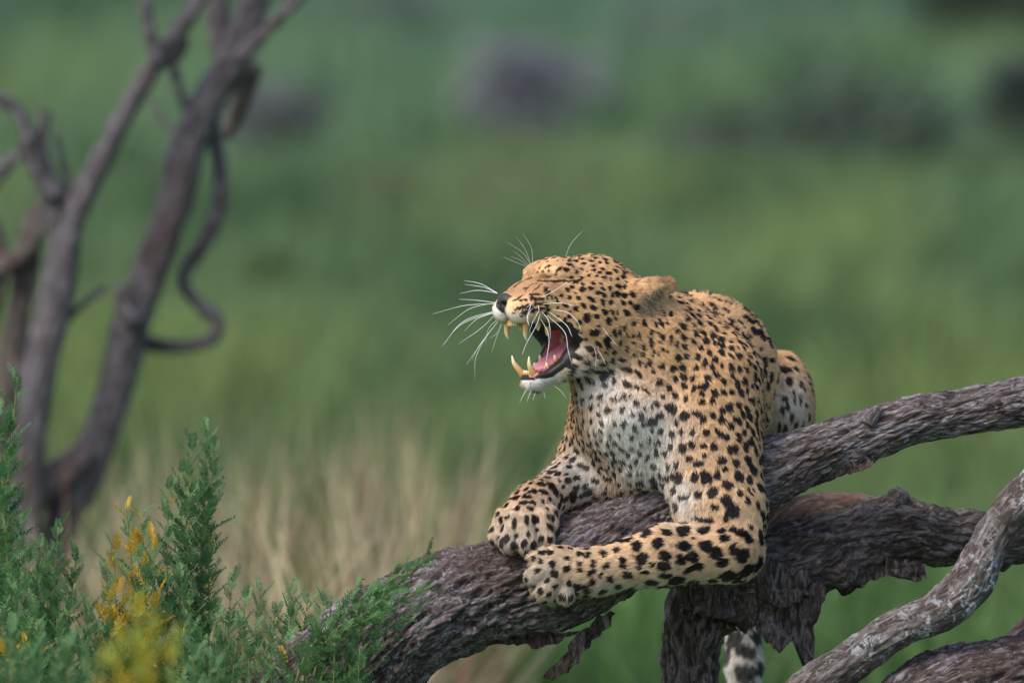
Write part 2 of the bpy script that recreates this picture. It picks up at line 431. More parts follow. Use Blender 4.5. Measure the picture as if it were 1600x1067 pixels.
# --- chest, shoulders, neck
ell((1008, 655, 30), (104, 104, 92), k=40, flow=(0, -1, 0.1))
cap((1000, 640, -30), (1010, 715, -10), 60, 46, 40, (0, -1, 0))
cap((1065, 520, 60), (1100, 600, 40), 52, 80, 34, (0.5, -1, .2))
cap((1102, 600, 20), (1134, 800, -60), 84, 57, 34, (0.15, -1, 0))
cap((1085, 660, -20), (1105, 790, -60), 72, 52, 30, (0.05, -1, 0))
cap((1136, 800, -60), (1144, 856, -88), 56, 42, 26, (0.1, -1, 0))
cap((1152, 858, -75), (1166, 872, -72), 28, 19, 14, (0.1, -1, 0))
cap((H(-30, 5, 0)), (1012, 552, 20), 72, 86, 36, (1, -.7, .2))
cap((1012, 552, 20), (1055, 600, 60), 88, 105, 44, (.7, -.8, .2))
cap((930, 560, -15), (975, 645, -20), 46, 62, 30, (.45, -1, 0))
# --- foreleg on the far side of the head
cap((962, 630, 40), (926, 712, 105), 62, 50, 30, (-.4, -1, 0))
cap((926, 730, 108), (838, 792, -8), 44, 33, 24)
cap((838, 790, -8), (820, 812, -38), 36, 38, 16)
cap((925, 752, 70), (985, 742, 25), 36, 40, 24, (-.5, -1, 0))
for a, b, r in (((788, 806, -50), (778, 838, -58), 15.5), ((803, 812, -66), (798, 848, -78), 18), ((823, 814, -72), (824, 850, -84), 18), ((844, 808, -66), (850, 842, -76), 16)):
    cap(a, b, r - 2, r, 5)
cap((858, 800, -45), (862, 822, -52), 12, 11, 8)
# --- foreleg on the near side
cap((1142, 862, -95), (1040, 868, -108), 45, 43, 24)
cap((1040, 868, -108), (925, 893, -112), 43, 32, 16)
cap((925, 893, -112), (872, 898, -104), 33, 39, 16)
cap((872, 892, -104), (862, 908, -106), 39, 37, 12)
for a, b, r in (((862, 874, -116), (838, 876, -116), 15.5), ((860, 890, -130), (837, 901, -136), 17.5), ((866, 904, -134), (851, 925, -140), 17.5), ((884, 908, -130), (882, 930, -132), 15.5)):
    cap(a, b, r - 1, r, 4.5)
cap((862, 866, -100), (850, 864, -98), 11, 9, 7)
# --- head
ell(H(-8, 14, 0), (84, 60, 64), HR, 20, BACK)
ell(H(36, 34, 0), (46, 38, 46), HR, 20, BACK)
ell(H(43, 46, 0), (34, 26, 42), HR, 18, BACK + HU * .2)
cap(H(64, 36, 0), H(115, 6, 0), 22, 19.5, 18, BACK * 1 + HU * .4)
for s in (-1, 1):
    ell(H(106, -5, s * 21), (30, 23, 21), HR, 9, BACK + DN * .35)
    ell(H(72, 18, s * 30), (34, 20, 22), HR, 12, BACK)
    ell(H(50, 52, s * 30), (28, 11, 17), frame(HF * 1 + HU * .10 - HL * s * .35), 14, BACK + HU * .25)
    cap(H(80, 46, s * 28), H(30, 40, s * 60), 3.4, 3.0, 7, BACK, op='-')
    ell(H(52, 8, s * 40), (44, 30, 22), HR, 16, BACK)
    ell(H(2, -12, s * 48), (60, 52, 30), HR, 20, BACK + DN * .35)
    ell(H(-32, -36, s * 42), (56, 52, 38), HR, 24, BACK + DN * .6)
    cap(H(5, -72, s * 36), H(74, -108, s * 14), 27, 14.5, 16, BACK + DN * .3)
    # flattened ear
    cap(H(-66, 14, s * 58), H(-98, 20, s * 68), 27, 22, 12, BACK + HL * s * .2)
    cap(H(-94, 24, s * 69), H(-122, 33, s * 74), 19, 12, 8, BACK + HU * .1)
    cap(H(-86, 6, s * 90), H(-116, 24, s * 90), 13, 8, 6, BACK, op='-')
ell(H(127, 9, 0), (10, 12, 15), HR, 9, BACK)
ell(H(76, -113, 0), (18, 16, 22), HR, 9, BACK + DN)
cap(H(0, -80, 0), H(70, -109, 0), 24, 14, 14, BACK)
MOUTH = dict(t='poly', v=[(42, -56), (58, -33), (90, -29), (170, -27), (170, -101), (96, -101), (68, -97), (51, -82)], round=2.0, half=95, k=5, op='-', flow=BACK)
PRIMS.append(MOUTH)
CAVE = dict(t='ell', c=H(42, -62, 0), r=np.array([56., 30., 30.]), R=HR, k=8, op='-', flow=BACK); PRIMS.append(CAVE)
PRIMS.append(dict(t='ell', c=H(92, -26, 0), r=np.array([36., 13., 19.]), R=HR, k=5, op='-', flow=BACK))
PRIMS.append(dict(t='ell', c=H(66, -99, 0), r=np.array([30., 8., 15.]), R=HR, k=5, op='-', flow=BACK))
for s in (-1, 1):                                 # nostrils
    PRIMS.append(dict(t='ell', c=H(133, 5, s * 8.5), r=np.array([6., 3.6, 4.5]), R=HR, k=3, op='-', flow=BACK))
    cap(H(126, -2, s * 15), H(112, 6, s * 27), 2.4, 1.0, 4, BACK, op='-')
cap(H(140, 0, 0), H(140, -22, 0), 4.5, 4.5, 4, DN, op='-')

VOX = 2.4
def prim_box(pr, m):
    if pr['t'] == 'cap':
        lo = np.minimum(pr['a'] - pr['ra'], pr['b'] - pr['rb']); hi = np.maximum(pr['a'] + pr['ra'], pr['b'] + pr['rb'])
    elif pr['t'] == 'ell':
        e = np.sqrt(((pr['R'].T * pr['r']) ** 2).sum(1)); lo, hi = pr['c'] - e, pr['c'] + e
    else:
        lo, hi = H(90, -65, 0) - 150, H(90, -65, 0) + 150
    return lo - m, hi + m

def grow_body():
    add = [p for p in PRIMS if p['op'] == '+']
    lo = np.min([prim_box(p, 8)[0] for p in add], 0); hi = np.max([prim_box(p, 8)[1] for p in add], 0)
    n = np.ceil((hi - lo) / VOX).astype(int) + 1
    ax = [(lo[i] + np.arange(n[i]) * VOX).astype(np.float32) for i in range(3)]
    D = np.full(n, 60.0, np.float32)
    for pr in PRIMS:
        k = pr['k']; a, b = prim_box(pr, k + 6)
        s = [slice(max(0, int((a[i] - lo[i]) / VOX)), min(n[i], int((b[i] - lo[i]) / VOX) + 2)) for i in range(3)]
        if any(x.stop <= x.start for x in s): continue
        p = np.stack(np.meshgrid(ax[0][s[0]], ax[1][s[1]], ax[2][s[2]], indexing='ij'), -1)
        d = sdf(pr, p).astype(np.float32); s = tuple(s); c = D[s]
        if pr['op'] == '+':
            h = np.maximum(k - np.abs(c - d), 0) / k; D[s] = np.minimum(c, d) - h * h * k * 0.25
        else:
            d = -d; h = np.maximum(k - np.abs(c - d), 0) / k; D[s] = np.maximum(c, d) + h * h * k * 0.25
    g = openvdb.FloatGrid(60.0); g.copyFromArray(np.clip(D, -60, 60))
    pts, quads = g.convertToQuads(0.0)
    v = pts * VOX + lo
    return v.astype(np.float64), quads.astype(np.int64)

bv, bq = grow_body()

def orient(v, q):
    """faces wound so that world normals point outwards, loose scraps dropped"""
    n = len(v)
    lab = np.arange(n)
    e = np.concatenate([q[:, [0, 1]], q[:, [1, 2]], q[:, [2, 3]], q[:, [3, 0]]])
    while True:                                    # connected pieces by label spreading
        m = np.minimum(lab[e[:, 0]], lab[e[:, 1]]); new = lab.copy()
        np.minimum.at(new, e[:, 0], m); np.minimum.at(new, e[:, 1], m); new = new[new]
        if (new == lab).all(): break
        lab = new
    u, c = np.unique(lab, return_counts=True); keep = lab == u[c.argmax()]
    idx = np.cumsum(keep) - 1
    q = idx[q[keep[q].all(1)]]; v = v[keep]
    return v, q
bv, bq = orient(bv, bq)
bw = W(bv)
a_, b_, c_ = bw[bq[:, 0]], bw[bq[:, 1]], bw[bq[:, 2]]
if (np.cross(b_ - a_, c_ - a_) * (a_ - bw.mean(0))).sum() < 0: bq = bq[:, ::-1].copy()

def vnormals(v, q):
    n = np.zeros_like(v); fn = np.cross(v[q[:, 2]] - v[q[:, 0]], v[q[:, 3]] - v[q[:, 1]])
    for k in range(4): np.add.at(n, q[:, k], fn)
    return unit(n)
bnw = vnormals(bw, bq)                                             # world normals
bn = np.stack([bnw @ RIGHT, bnw @ UP, bnw @ FWD], -1)              # the same in local axes

def flow_at(p):
    acc = np.zeros_like(p); p32 = p.astype(np.float32)
    for pr in PRIMS:
        if pr['op'] != '+': continue
        wgt = np.exp(-np.clip(sdf(pr, p32), -12, 200) / 7.0)
        f = pr['flow'] / (np.linalg.norm(pr['flow']) + 1e-9)
        acc += wgt[:, None] * f
    return unit(acc)

# ------------------------------------------------------------------ coat: pattern, skin, fur
Z3 = lambda rows: [(780 + x / 5.714, 380 + y / 5.714, a / 5.714, b / 5.714, g) for x, y, a, b, g in rows]
Z2 = lambda rows: [(740 + r[0] / 2.541, 560 + r[1] / 2.541, r[2] / 2.541, r[3] / 2.541, r[4] if len(r) > 4 else 0) for r in rows]
Z1 = lambda rows: [(670 + r[0] / 3.68, 350 + r[1] / 3.68, r[2] / 3.68, r[3] / 3.68, r[4] if len(r) > 4 else 0) for r in rows]
FACE = Z3([(625, 178, 32, 16, 0), (600, 228, 28, 20, -20), (695, 250, 20, 18, 0), (660, 208, 12, 9, 0), (735, 225, 14, 14, 30), (768, 243, 12, 12, 0), (790, 283, 14, 12, 0), (740, 305, 20, 12, 20),
 (830, 200, 18, 14, 20), (850, 280, 16, 14, 30), (905, 215, 26, 16, -20), (935, 250, 14, 14, 60), (915, 295, 18, 16, 60), (975, 255, 18, 16, 40), (1030, 240, 30, 12, 40), (945, 170, 20, 14, 20), (880, 160, 16, 10, 10),
 (1105, 285, 24, 18, 40), (825, 342, 20, 16, 20), (735, 352, 20, 12, 40), (900, 345, 16, 12, 40), (990, 310, 10, 18, 0), (440, 190, 12, 14, 0), (400, 210, 10, 12, 0), (375, 245, 12, 9, 0), (425, 240, 10, 12, 0), (350, 210, 10, 8, 0), (500, 150, 12, 6, 0), (420, 155, 10, 6, 0), (560, 140, 16, 7, 0), (350, 160, 14, 6, -20), (300, 230, 8, 6, 0), (330, 265, 8, 6, 0),
 (650, 382, 20, 16, 30), (735, 398, 24, 26, 50), (612, 403, 26, 16, 35), (815, 400, 26, 18, 10), (912, 388, 22, 14, 30), (685, 438, 14, 8, 10), (560, 460, 18, 18, 50), (625, 482, 22, 18, 40), (715, 485, 18, 14, 30),
 (818, 488, 40, 20, 30), (915, 515, 18, 32, -25), (935, 455, 22, 20, 30), (993, 520, 22, 24, 40), (993, 448, 16, 20, 20), (520, 490, 14, 28, -20), (470, 480, 12, 22, -15), (440, 430, 10, 22, -10), (395, 400, 8, 14, 0), (430, 390, 8, 12, 0), (465, 420, 8, 10, 0),
 (750, 550, 24, 18, 40), (835, 562, 30, 20, 25), (685, 575, 28, 22, 40), (585, 555, 28, 18, 30), (525, 590, 16, 20, 0), (625, 655, 20, 18, 30), (637, 612, 10, 8, 0), (575, 690, 18, 22, -20), (522, 663, 16, 14, 0),
 (785, 663, 28, 42, -15), (870, 645, 28, 22, 20), (940, 605, 30, 24, 30), (1003, 600, 18, 30, -25), (1050, 600, 14, 26, -20), (1040, 665, 14, 20, -30), (970, 697, 28, 30, -40), (1025, 795, 24, 32, -20), (840, 805, 44, 28, 0),
 (960, 855, 36, 34, 20), (715, 710, 24, 26, 0), (630, 745, 16, 16, 0), (708, 790, 24, 22, 20), (770, 850, 16, 14, 0), (720, 865, 18, 22, 20), (785, 940, 34, 22, 20), (965, 920, 26, 28, 20), (690, 935, 14, 16, 0), (925, 965, 26, 14, 0),
 (1075, 770, 12, 40, -10), (1110, 750, 12, 30, 0), (1075, 870, 14, 20, 20), (880, 740, 14, 12, 0), (1280, 690, 22, 36, -20), (1345, 635, 26, 14, 20), (1385, 720, 16, 24, 0), (1340, 775, 14, 22, 0), (1445, 710, 20, 40, -35),
 (1490, 680, 14, 20, 0), (1415, 800, 12, 20, 0), (1460, 830, 18, 30, 10), (1350, 870, 18, 46, 0), (1420, 875, 12, 20, 0), (1235, 790, 18, 20, 0), (1255, 850, 14, 14, 0), (1130, 940, 16, 24, 20), (1190, 985, 18, 18, 0), (1280, 930, 20, 26, 10),
 (1275, 985, 22, 20, 0), (1375, 960, 14, 30, 0), (1415, 970, 12, 18, 0), (1450, 935, 16, 22, 20), (1500, 950, 14, 22, 0), (1520, 840, 14, 36, 10), (1580, 765, 20, 26, 0), (1580, 890, 18, 28, 0), (1530, 620, 18, 24, 0), (1460, 610, 22, 30, -30),
 (1130, 810, 10, 18, 20), (1185, 825, 16, 14, 0), (1150, 830, 10, 12, 0), (1195, 885, 18, 12, 0), (1225, 575, 26, 34, 0)])
THROAT = Z1([(985, 860, 32, 34), (915, 890, 42, 13, 15), (1000, 915, 20, 16), (990, 800, 26, 18), (1130, 830, 50, 18, 20), (1200, 840, 40, 14, 45), (1130, 900, 40, 20, 35), (1195, 915, 24, 18, 30), (1120, 970, 22, 22), (1155, 965, 12, 14), (1195, 1010, 20, 18), (1250, 940, 40, 9, 45), (1060, 985, 40, 10, 10)])
LEGS = Z2([(655, 735, 24, 24), (740, 725, 28, 24), (845, 738, 36, 22), (930, 735, 30, 28), (600, 793, 20, 18), (675, 790, 30, 26), (762, 778, 32, 22), (838, 800, 24, 24), (885, 790, 30, 26), (765, 830, 32, 20), (605, 828, 18, 14), (625, 865, 24, 16),
 (560, 878, 18, 16), (665, 835, 12, 10), (535, 815, 18, 14), (575, 752, 20, 14), (520, 770, 16, 18), (485, 803, 14, 18), (495, 843, 14, 14), (460, 775, 16, 14), (425, 840, 16, 12), (425, 810, 14, 12), (465, 858, 12, 14), (517, 862, 10, 12), (483, 890, 18, 14),
 (590, 903, 18, 12), (690, 852, 22, 10), (775, 862, 28, 14), (880, 835, 50, 16, -20), (1000, 815, 36, 20, -20), (1080, 785, 34, 28, -40), (1047, 750, 22, 28), (975, 770, 30, 32), (1005, 708, 26, 18), (990, 672, 24, 16), (920, 675, 28, 20), (847, 678, 32, 24, 30),
 (775, 682, 26, 16, 25), (640, 775, 8, 8), (715, 820, 12, 12), (1100, 705, 18, 26), (1065, 680, 20, 22), (1040, 670, 14, 18), (1105, 662, 12, 16), (885, 710, 8, 8), (1130, 575, 12, 20), (1035, 600, 30, 34), (1000, 625, 14, 18), (940, 635, 20, 14, 30), (895, 625, 40, 10, 15),
 (830, 640, 30, 10, 20), (960, 575, 20, 14), (1005, 550, 28, 30), (1085, 555, 16, 18), (1060, 525, 12, 18), (945, 520, 24, 26), (890, 530, 20, 20), (830, 540, 26, 12), (870, 465, 22, 24), (920, 462, 24, 30, -50), (970, 455, 18, 22), (1010, 490, 26, 20, 20), (1055, 458, 28, 24, 20),
 (1045, 405, 22, 16, 30), (985, 395, 22, 18), (1000, 430, 14, 14), (915, 375, 12, 14), (885, 410, 26, 16), (865, 330, 18, 16), (910, 335, 16, 14), (850, 385, 18, 14), (955, 340, 16, 16), (975, 282, 14, 20), (925, 285, 18, 18), (1020, 350, 14, 20), (1045, 350, 12, 20), (1085, 345, 14, 26),
 (830, 215, 24, 20, -40), (885, 205, 24, 14), (915, 230, 18, 16), (780, 290, 16, 18), (780, 185, 24, 28, -60), (745, 215, 20, 16), (715, 240, 26, 18), (325, 848, 20, 18), (375, 785, 14, 12), (320, 808, 16, 14), (270, 800, 12, 12), (330, 905, 16, 10), (205, 632, 12, 22), (245, 630, 16, 22), (165, 650, 12, 24), (130, 620, 12, 10),
 (215, 690, 8, 18), (310, 500, 14, 18, -20), (330, 515, 14, 30, -20), (280, 520, 22, 10, 20), (215, 540, 22, 10, 20), (270, 490, 22, 10, 20), (295, 465, 20, 9, 15), (405, 545, 18, 30, 10), (435, 420, 34, 12, 20), (405, 360, 18, 14), (480, 480, 20, 14)])
Z4 = lambda rows: [(1000 + r[0] / 3.68, 430 + r[1] / 3.68, r[2] / 3.68, r[3] / 3.68, r[4] if len(r) > 4 else 0) for r in rows]
HAUNCH = Z4([(820, 528, 56, 20, 10), (795, 595, 28, 32), (862, 600, 22, 30), (772, 690, 18, 36), (835, 690, 30, 18), (815, 770, 14, 34), (855, 750, 16, 28), (893, 690, 12, 44), (925, 705, 10, 34), (880, 810, 18, 32), (840, 880, 20, 32), (905, 860, 16, 20),
 (760, 490, 40, 15, -10), (785, 455, 36, 10, -5), (850, 467, 38, 13, 20), (895, 530, 28, 16, 50), (925, 610, 14, 26), (945, 645, 10, 20), (978, 800, 12, 30), (945, 845, 14, 20), (795, 870, 12, 44), (960, 740, 10, 20),
 (400, 165, 28, 18), (455, 145, 24, 12), (505, 160, 28, 14, 20), (435, 190, 16, 20), (495, 200, 28, 16, 20), (390, 235, 26, 12), (460, 225, 22, 12, 10), (395, 270, 24, 14, 10), (448, 262, 14, 20), (490, 285, 20, 12), (525, 262, 26, 14, 20), (575, 270, 28, 12, 30),
 (570, 340, 34, 14, 30), (630, 345, 26, 14, 40), (545, 318, 24, 11, 15), (480, 325, 20, 10, 10), (415, 130, 30, 9), (350, 155, 14, 18), (330, 190, 14, 18), (600, 300, 22, 10, 40), (640, 400, 22, 12, 45), (600, 390, 22, 11, 40), (560, 400, 18, 10, 40), (520, 370, 18, 10, 30), (665, 445, 20, 10, 55), (690, 420, 14, 9, 50)])
# dark strokes of the face, shade of eye and nose creases painted in too: polylines (photo zoom units as above) with half width
STROKES = [([(340, 322), (420, 330), (500, 332), (620, 328), (715, 322)], 7.0), ([(480, 280), (520, 235), (560, 208)], 7), ([(120, 500), (160, 485), (190, 458)], 8),
           ([(160, 578), (250, 560), (330, 548), (385, 545)], 10), ([(215, 628), (300, 612), (390, 592)], 10), ([(425, 545), (436, 590), (425, 625), (395, 648)], 10),
           ([(190, 500), (195, 498)], 11), ([(235, 492), (240, 491)], 12), ([(272, 490), (278, 490)], 13), ([(310, 490), (316, 490)], 14), ([(345, 492), (350, 492)], 14), ([(378, 490), (382, 490)], 12),
           ([(270, 455), (350, 448)], 8), ([(215, 395), (250, 390)], 7), ([(130, 600), (132, 600)], 9), ([(170, 640), (172, 640)], 8), ([(205, 660), (207, 660)], 8), ([(240, 640), (242, 640)], 9), ([(120, 630), (122, 630)], 7),
           ([(405, 380), (420, 440), (440, 500)], 6), ([(280, 300), (200, 330), (120, 385)], 2.5), ([(330, 340), (260, 370), (220, 420)], 2.5), ([(360, 360), (330, 390), (300, 420)], 2.5)]

bpx, bpy_ = PX(bv)
vis = bn[:, 2] < -0.05
vis_i = np.nonzero(vis)[0]
def hit(px, py):
    """the skin vertex seen at a photo pixel"""
    r2 = (bpx[vis_i] - px) ** 2 + (bpy_[vis_i] - py) ** 2
    c = vis_i[r2 < 9]
    return None if len(c) == 0 else c[bv[c, 2].argmin()]

SPOTS = []       # centre, long axis, cross axis, normal, ra, rb, kind, softness
def add_spot(i, ra, rb, ang=None, t=None, kind=0):
    n = bn[i]
    if t is None: t = np.array([math.cos(math.radians(ang)), -math.sin(math.radians(ang)), 0])
    t = t - n * t.dot(n); t /= np.linalg.norm(t) + 1e-9
    if ang is not None:                       # sizes were read off the photo: undo the foreshortening
        b = np.cross(n, t); ra /= max(.55, math.hypot(t[0], t[1])); rb /= max(.55, math.hypot(b[0], b[1]))
    SPOTS.append((bv[i], t, np.cross(n, t), n, ra, rb, kind))
def mirror(i):
    """vertex on the other side of the head"""
    q = tohead(bv[i]); m = H(q[0], q[1], -q[2]); d = ((bv - m) ** 2).sum(1); j = d.argmin()
    return j if d[j] < 160 else None
for rows, mir in ((FACE, True), (THROAT, False), (LEGS, False), (HAUNCH, False)):
    for x, y, a, b, g in rows:
        i = hit(x, y)
        if i is None: continue
        k_ = 1.14 if mir else 0.93
        add_spot(i, a * k_, b * k_, ang=g)
        if mir and x < 985:
            j = mirror(i)
            if j is not None and not vis[j]: add_spot(j, a, b, ang=-g)
NSTROKE0 = len(SPOTS)
STROKE_PTS = []
for pl, wd in STROKES:
    for (x0, y0), (x1, y1) in zip(pl[:-1], pl[1:]):
        k = max(1, int(math.hypot(x1 - x0, y1 - y0) / 6))
        for t in range(k + 1):
            i = hit(780 + (x0 + (x1 - x0) * t / k) / 5.714, 380 + (y0 + (y1 - y0) * t / k) / 5.714)
            if i is None: continue
            ww_ = (2.3 if wd > 6.5 and y0 < 345 and y1 < 345 else max(1.5, wd * 1.5 / 5.714))
            STROKE_PTS.append((bv[i], ww_))
            q = tohead(bv[i]); STROKE_PTS.append((H(q[0], q[1], -q[2]), ww_))

# size of the pattern over the body: (px, py, depth) -> spacing, radius, stretch along the fur, rosette chance
ANCH = [((900, 440, -90), 13, 4.6, 1.2, 0), ((1000, 540, -60), 17, 5.2, 1.3, 0), ((1080, 560, -40), 18, 5.6, 1.3, 0), ((1100, 640, -60), 19, 6.3, 1.2, 0), ((1120, 740, -110), 24, 8.6, 1.1, 0.1), ((1130, 850, -130), 32, 12, 1.1, 0),
        ((1000, 880, -150), 30, 11, 1.1, 0), ((900, 890, -150), 20, 6.4, 1.1, 0), ((845, 900, -150), 19, 5.6, 1.1, 0), ((815, 830, -90), 19, 5.6, 1.2, 0), ((870, 760, 20), 16, 5.4, 1.8, 0), ((920, 690, 20), 17, 5.6, 1.5, 0), ((985, 670, -80), 17, 4.6, 1.3, 0),
        ((1020, 600, -60), 19, 5.8, 1.3, 0), ((1140, 590, 60), 17, 5.8, 1.7, 0), ((1185, 600, 120), 17, 6.0, 1.8, 0), ((1195, 660, 130), 17, 6.0, 1.8, 0), ((1110, 480, 320), 34, 12, 1.3, 0.1), ((1160, 530, 350), 30, 10.5, 1.4, 0.1), ((1090, 470, 420), 36, 13, 1.2, 0.1), ((1220, 600, 400), 48, 19, 1.0, 0.9), ((1225, 670, 400), 40, 13, 1.2, 0.5),
        ((1163, 1000, 700), 40, 14, 1.2, 0), ((1020, 640, 500), 44, 16, 1.0, 0.6)]
AP = np.array([L(*a[0]) for a in ANCH]); AV = np.array([a[1:] for a in ANCH])
def field(p):
    d2 = ((p[:, None, :] - AP) ** 2).sum(-1); wgt = 1 / (d2 + 300) ** 2
    return (wgt @ AV) / wgt.sum(1, keepdims=True)

bflow = flow_at(bv)
bhead = tohead(bv)
msd = sdf(MOUTH, bv.astype(np.float32)); csd = sdf(CAVE, bv.astype(np.float32))
hf, hu, hl = bhead.T
in_head = (hf > 20) & (hf < 150) & (hu < 70) & (hu > -135) & (np.abs(hl) < 60)
def masks(hf, hu, hl, msd, csd):
    thr = np.where(hu > -34, np.where(hf > 84, 1.5, np.interp(hf, [45, 84], [12, 3])), np.where(hu > -85, 12.5, 11.0))
    near = (hf > 15) & (hf < 150) & (hu < 0) & (hu > -128) & (np.abs(hl) < 75)
    lips = near & (msd < thr)
    inner = near & ((csd < 1.6) | ((msd < 1.4) & (np.abs(hl) < 20) & (hf < 92)))
    nose = (hf > 117) & (hu > -9) & (hu < 21.5) & (np.abs(hl) < 17 - np.clip(-(hu - 2), 0, 20) * 1.1) & (hf - (hu - 8) * 0.7 * (hu > 8) > 118.5)
    phil = (hf > 112) & (hu <= -6) & (hu > -30) & (np.abs(hl) < 2.2)
    return lips, inner, nose | phil
lips, inner, nose = masks(hf, hu, hl, msd, csd)
bare = lips | inner | nose

def poisson():
    idx = RNG.permutation(len(bv))[:60000]
    idx = idx[~bare[idx]]
    fl = field(bv[idx]); C = np.array([s[0] for s in SPOTS[:NSTROKE0]]); Rr = np.array([max(s[4], s[5]) for s in SPOTS[:NSTROKE0]])
    SC = np.array([s[0] for s in STROKE_PTS])
    pos = np.zeros((6000, 3)); rad = np.zeros(6000); k = len(C); pos[:k] = C; rad[:k] = Rr
    for n, i in enumerate(idx):
        p = bv[i]; sp, r, st, ro = fl[n]
        h = bhead[i]
        if h[0] > 48 and h[1] > -128 and abs(h[2]) < 80 and h[1] < 72: continue      # the muzzle keeps its own marks
        if -150 < h[0] < -52 and abs(h[2]) > 52 and -16 < h[1] < 60: continue        # ears are plain
        d2 = ((pos[:k] - p) ** 2).sum(1); lim = np.maximum(sp * 0.74, rad[:k] + r * 1.14) if ro < .4 else sp * 0.85
        if (d2 < lim * lim).any(): continue
        pos[k] = p; rad[k] = r if ro < .4 else 0; k += 1
        rr = r * RNG.uniform(0.78, 1.22)
        t = bflow[i] + 0.35 * RNG.normal(size=3)
        kind = 1 if RNG.random() < ro else 0
        add_spot(i, rr * st ** .5, rr / st ** .5, t=t, kind=kind)
        if kind == 0 and RNG.random() < 0.25 and r > 5:           # double spots
            j = i
            nb = np.argmin(((bv - (p + unit(np.cross(bn[i], t) + .5 * RNG.normal(size=3)) * rr * 1.25)) ** 2).sum(1))
            add_spot(nb, rr * .7, rr * .6, t=bflow[nb])
poisson()

TAN = np.array([0.70, 0.425, 0.215]); PALE = np.array([0.72, 0.53, 0.36]); WHITE = np.array([0.78, 0.73, 0.68]); BROWN = np.array([0.36, 0.205, 0.105]); BLACK = np.array([0.012, 0.010, 0.010])
WHITES = [((985, 690, -90), 78, 1.1), ((1010, 735, -60), 60, 1.0), ((945, 605, -60), 46, 0.9), ((905, 585, -80), 34, 0.8), ((838, 600, -110), 34, 1.6), ((897, 552, -120), 24, 0.85), ((900, 745, 30), 60, .8), ((860, 800, -20), 40, .6), ((1055, 775, -100), 45, .8),
          ((960, 930, -120), 40, .7), ((890, 935, -140), 26, .55), ((830, 905, -150), 34, .45), ((790, 845, -90), 34, .5), ((800, 505, -120), 20, 1.0), ((778, 490, -100), 16, 1.2), ((830, 498, -140), 16, .6), ((1040, 910, -120), 40, .5), ((1225, 640, 370), 60, .62), ((1163, 1030, 700), 160, 1.3), ((985, 610, -80), 44, .45)]
def coat(p, n, h=None):
    """fur colour and black mask at points of the skin (local mm)"""
    h = tohead(p) if h is None else h
    c = np.repeat(TAN[None], len(p), 0)
    v = fbm(p, 1 / 55, 5, 3)[:, None]
    c = c * (1 + 0.16 * v)
    up = np.clip(n[:, 1], -1, 1)
    white = np.clip(-up * 0.9 - 0.25, 0, 1) * 0.8
    for q, r, s in WHITES:
        white = np.maximum(white, s * np.exp(-((p - L(*q)) ** 2).sum(1) / (2 * (r * .8) ** 2)))
    white = np.clip(white + 0.10 * noise(p, 1 / 14, 2), 0, 1)
    white = white * white * (3 - 2 * white)
    pale = np.clip(np.exp(-((p[:, 1] - L(0, 850)[1]) / 160) ** 2) * (p[:, 2] < 0), 0, 1)[:, None] * 0.5
    c = c * (1 - pale) + PALE * pale
    c = c * (1 - white[:, None]) + WHITE * white[:, None]
    # browner bridge of the nose and the back of the ear
    br = np.clip(1 - np.abs(h[:, 2]) / 34, 0, 1) * np.clip((h[:, 0] - 62) / 22, 0, 1) * np.clip((h[:, 1] - 8 - (np.abs(h[:, 2]) * .35)) / 14, 0, 1)
    br = np.maximum(br, 0.75 * np.exp(-((h[:, 0] - 80) ** 2 / 600 + (h[:, 1] - 28) ** 2 / 160 + (np.abs(h[:, 2]) - 34) ** 2 / 500)))
    br = np.maximum(br, 0.9 * np.clip((h[:, 1] - 9) / 15, 0, 1) * np.clip((h[:, 0] - 50) / 18, 0, 1) * np.clip((52 - h[:, 1]) / 7, 0, 1))
    br = np.maximum(br, 0.55 * (np.exp(-((h[:, 0] + 84) ** 2 / 900 + (h[:, 1] - 10) ** 2 / 700 + (np.abs(h[:, 2]) - 74) ** 2 / 400))))
    c = c * (1 - br[:, None]) + BROWN * br[:, None]
    pw_ = np.maximum(np.exp(-((p - L(845, 905, -130)) ** 2).sum(1) / 4200), np.exp(-((p - L(812, 840, -80)) ** 2).sum(1) / 4200))[:, None] * .85
    c = c * (1 - pw_) + np.array([0.43, 0.36, 0.285]) * pw_
    et = (0.8 * np.exp(-((h[:, 0] + 112) ** 2 / 260 + (h[:, 1] - 42) ** 2 / 90 + (np.abs(h[:, 2]) - 72) ** 2 / 500)))[:, None]
    c = c * (1 - et) + np.array([0.16, 0.09, 0.05]) * et
    return c, white

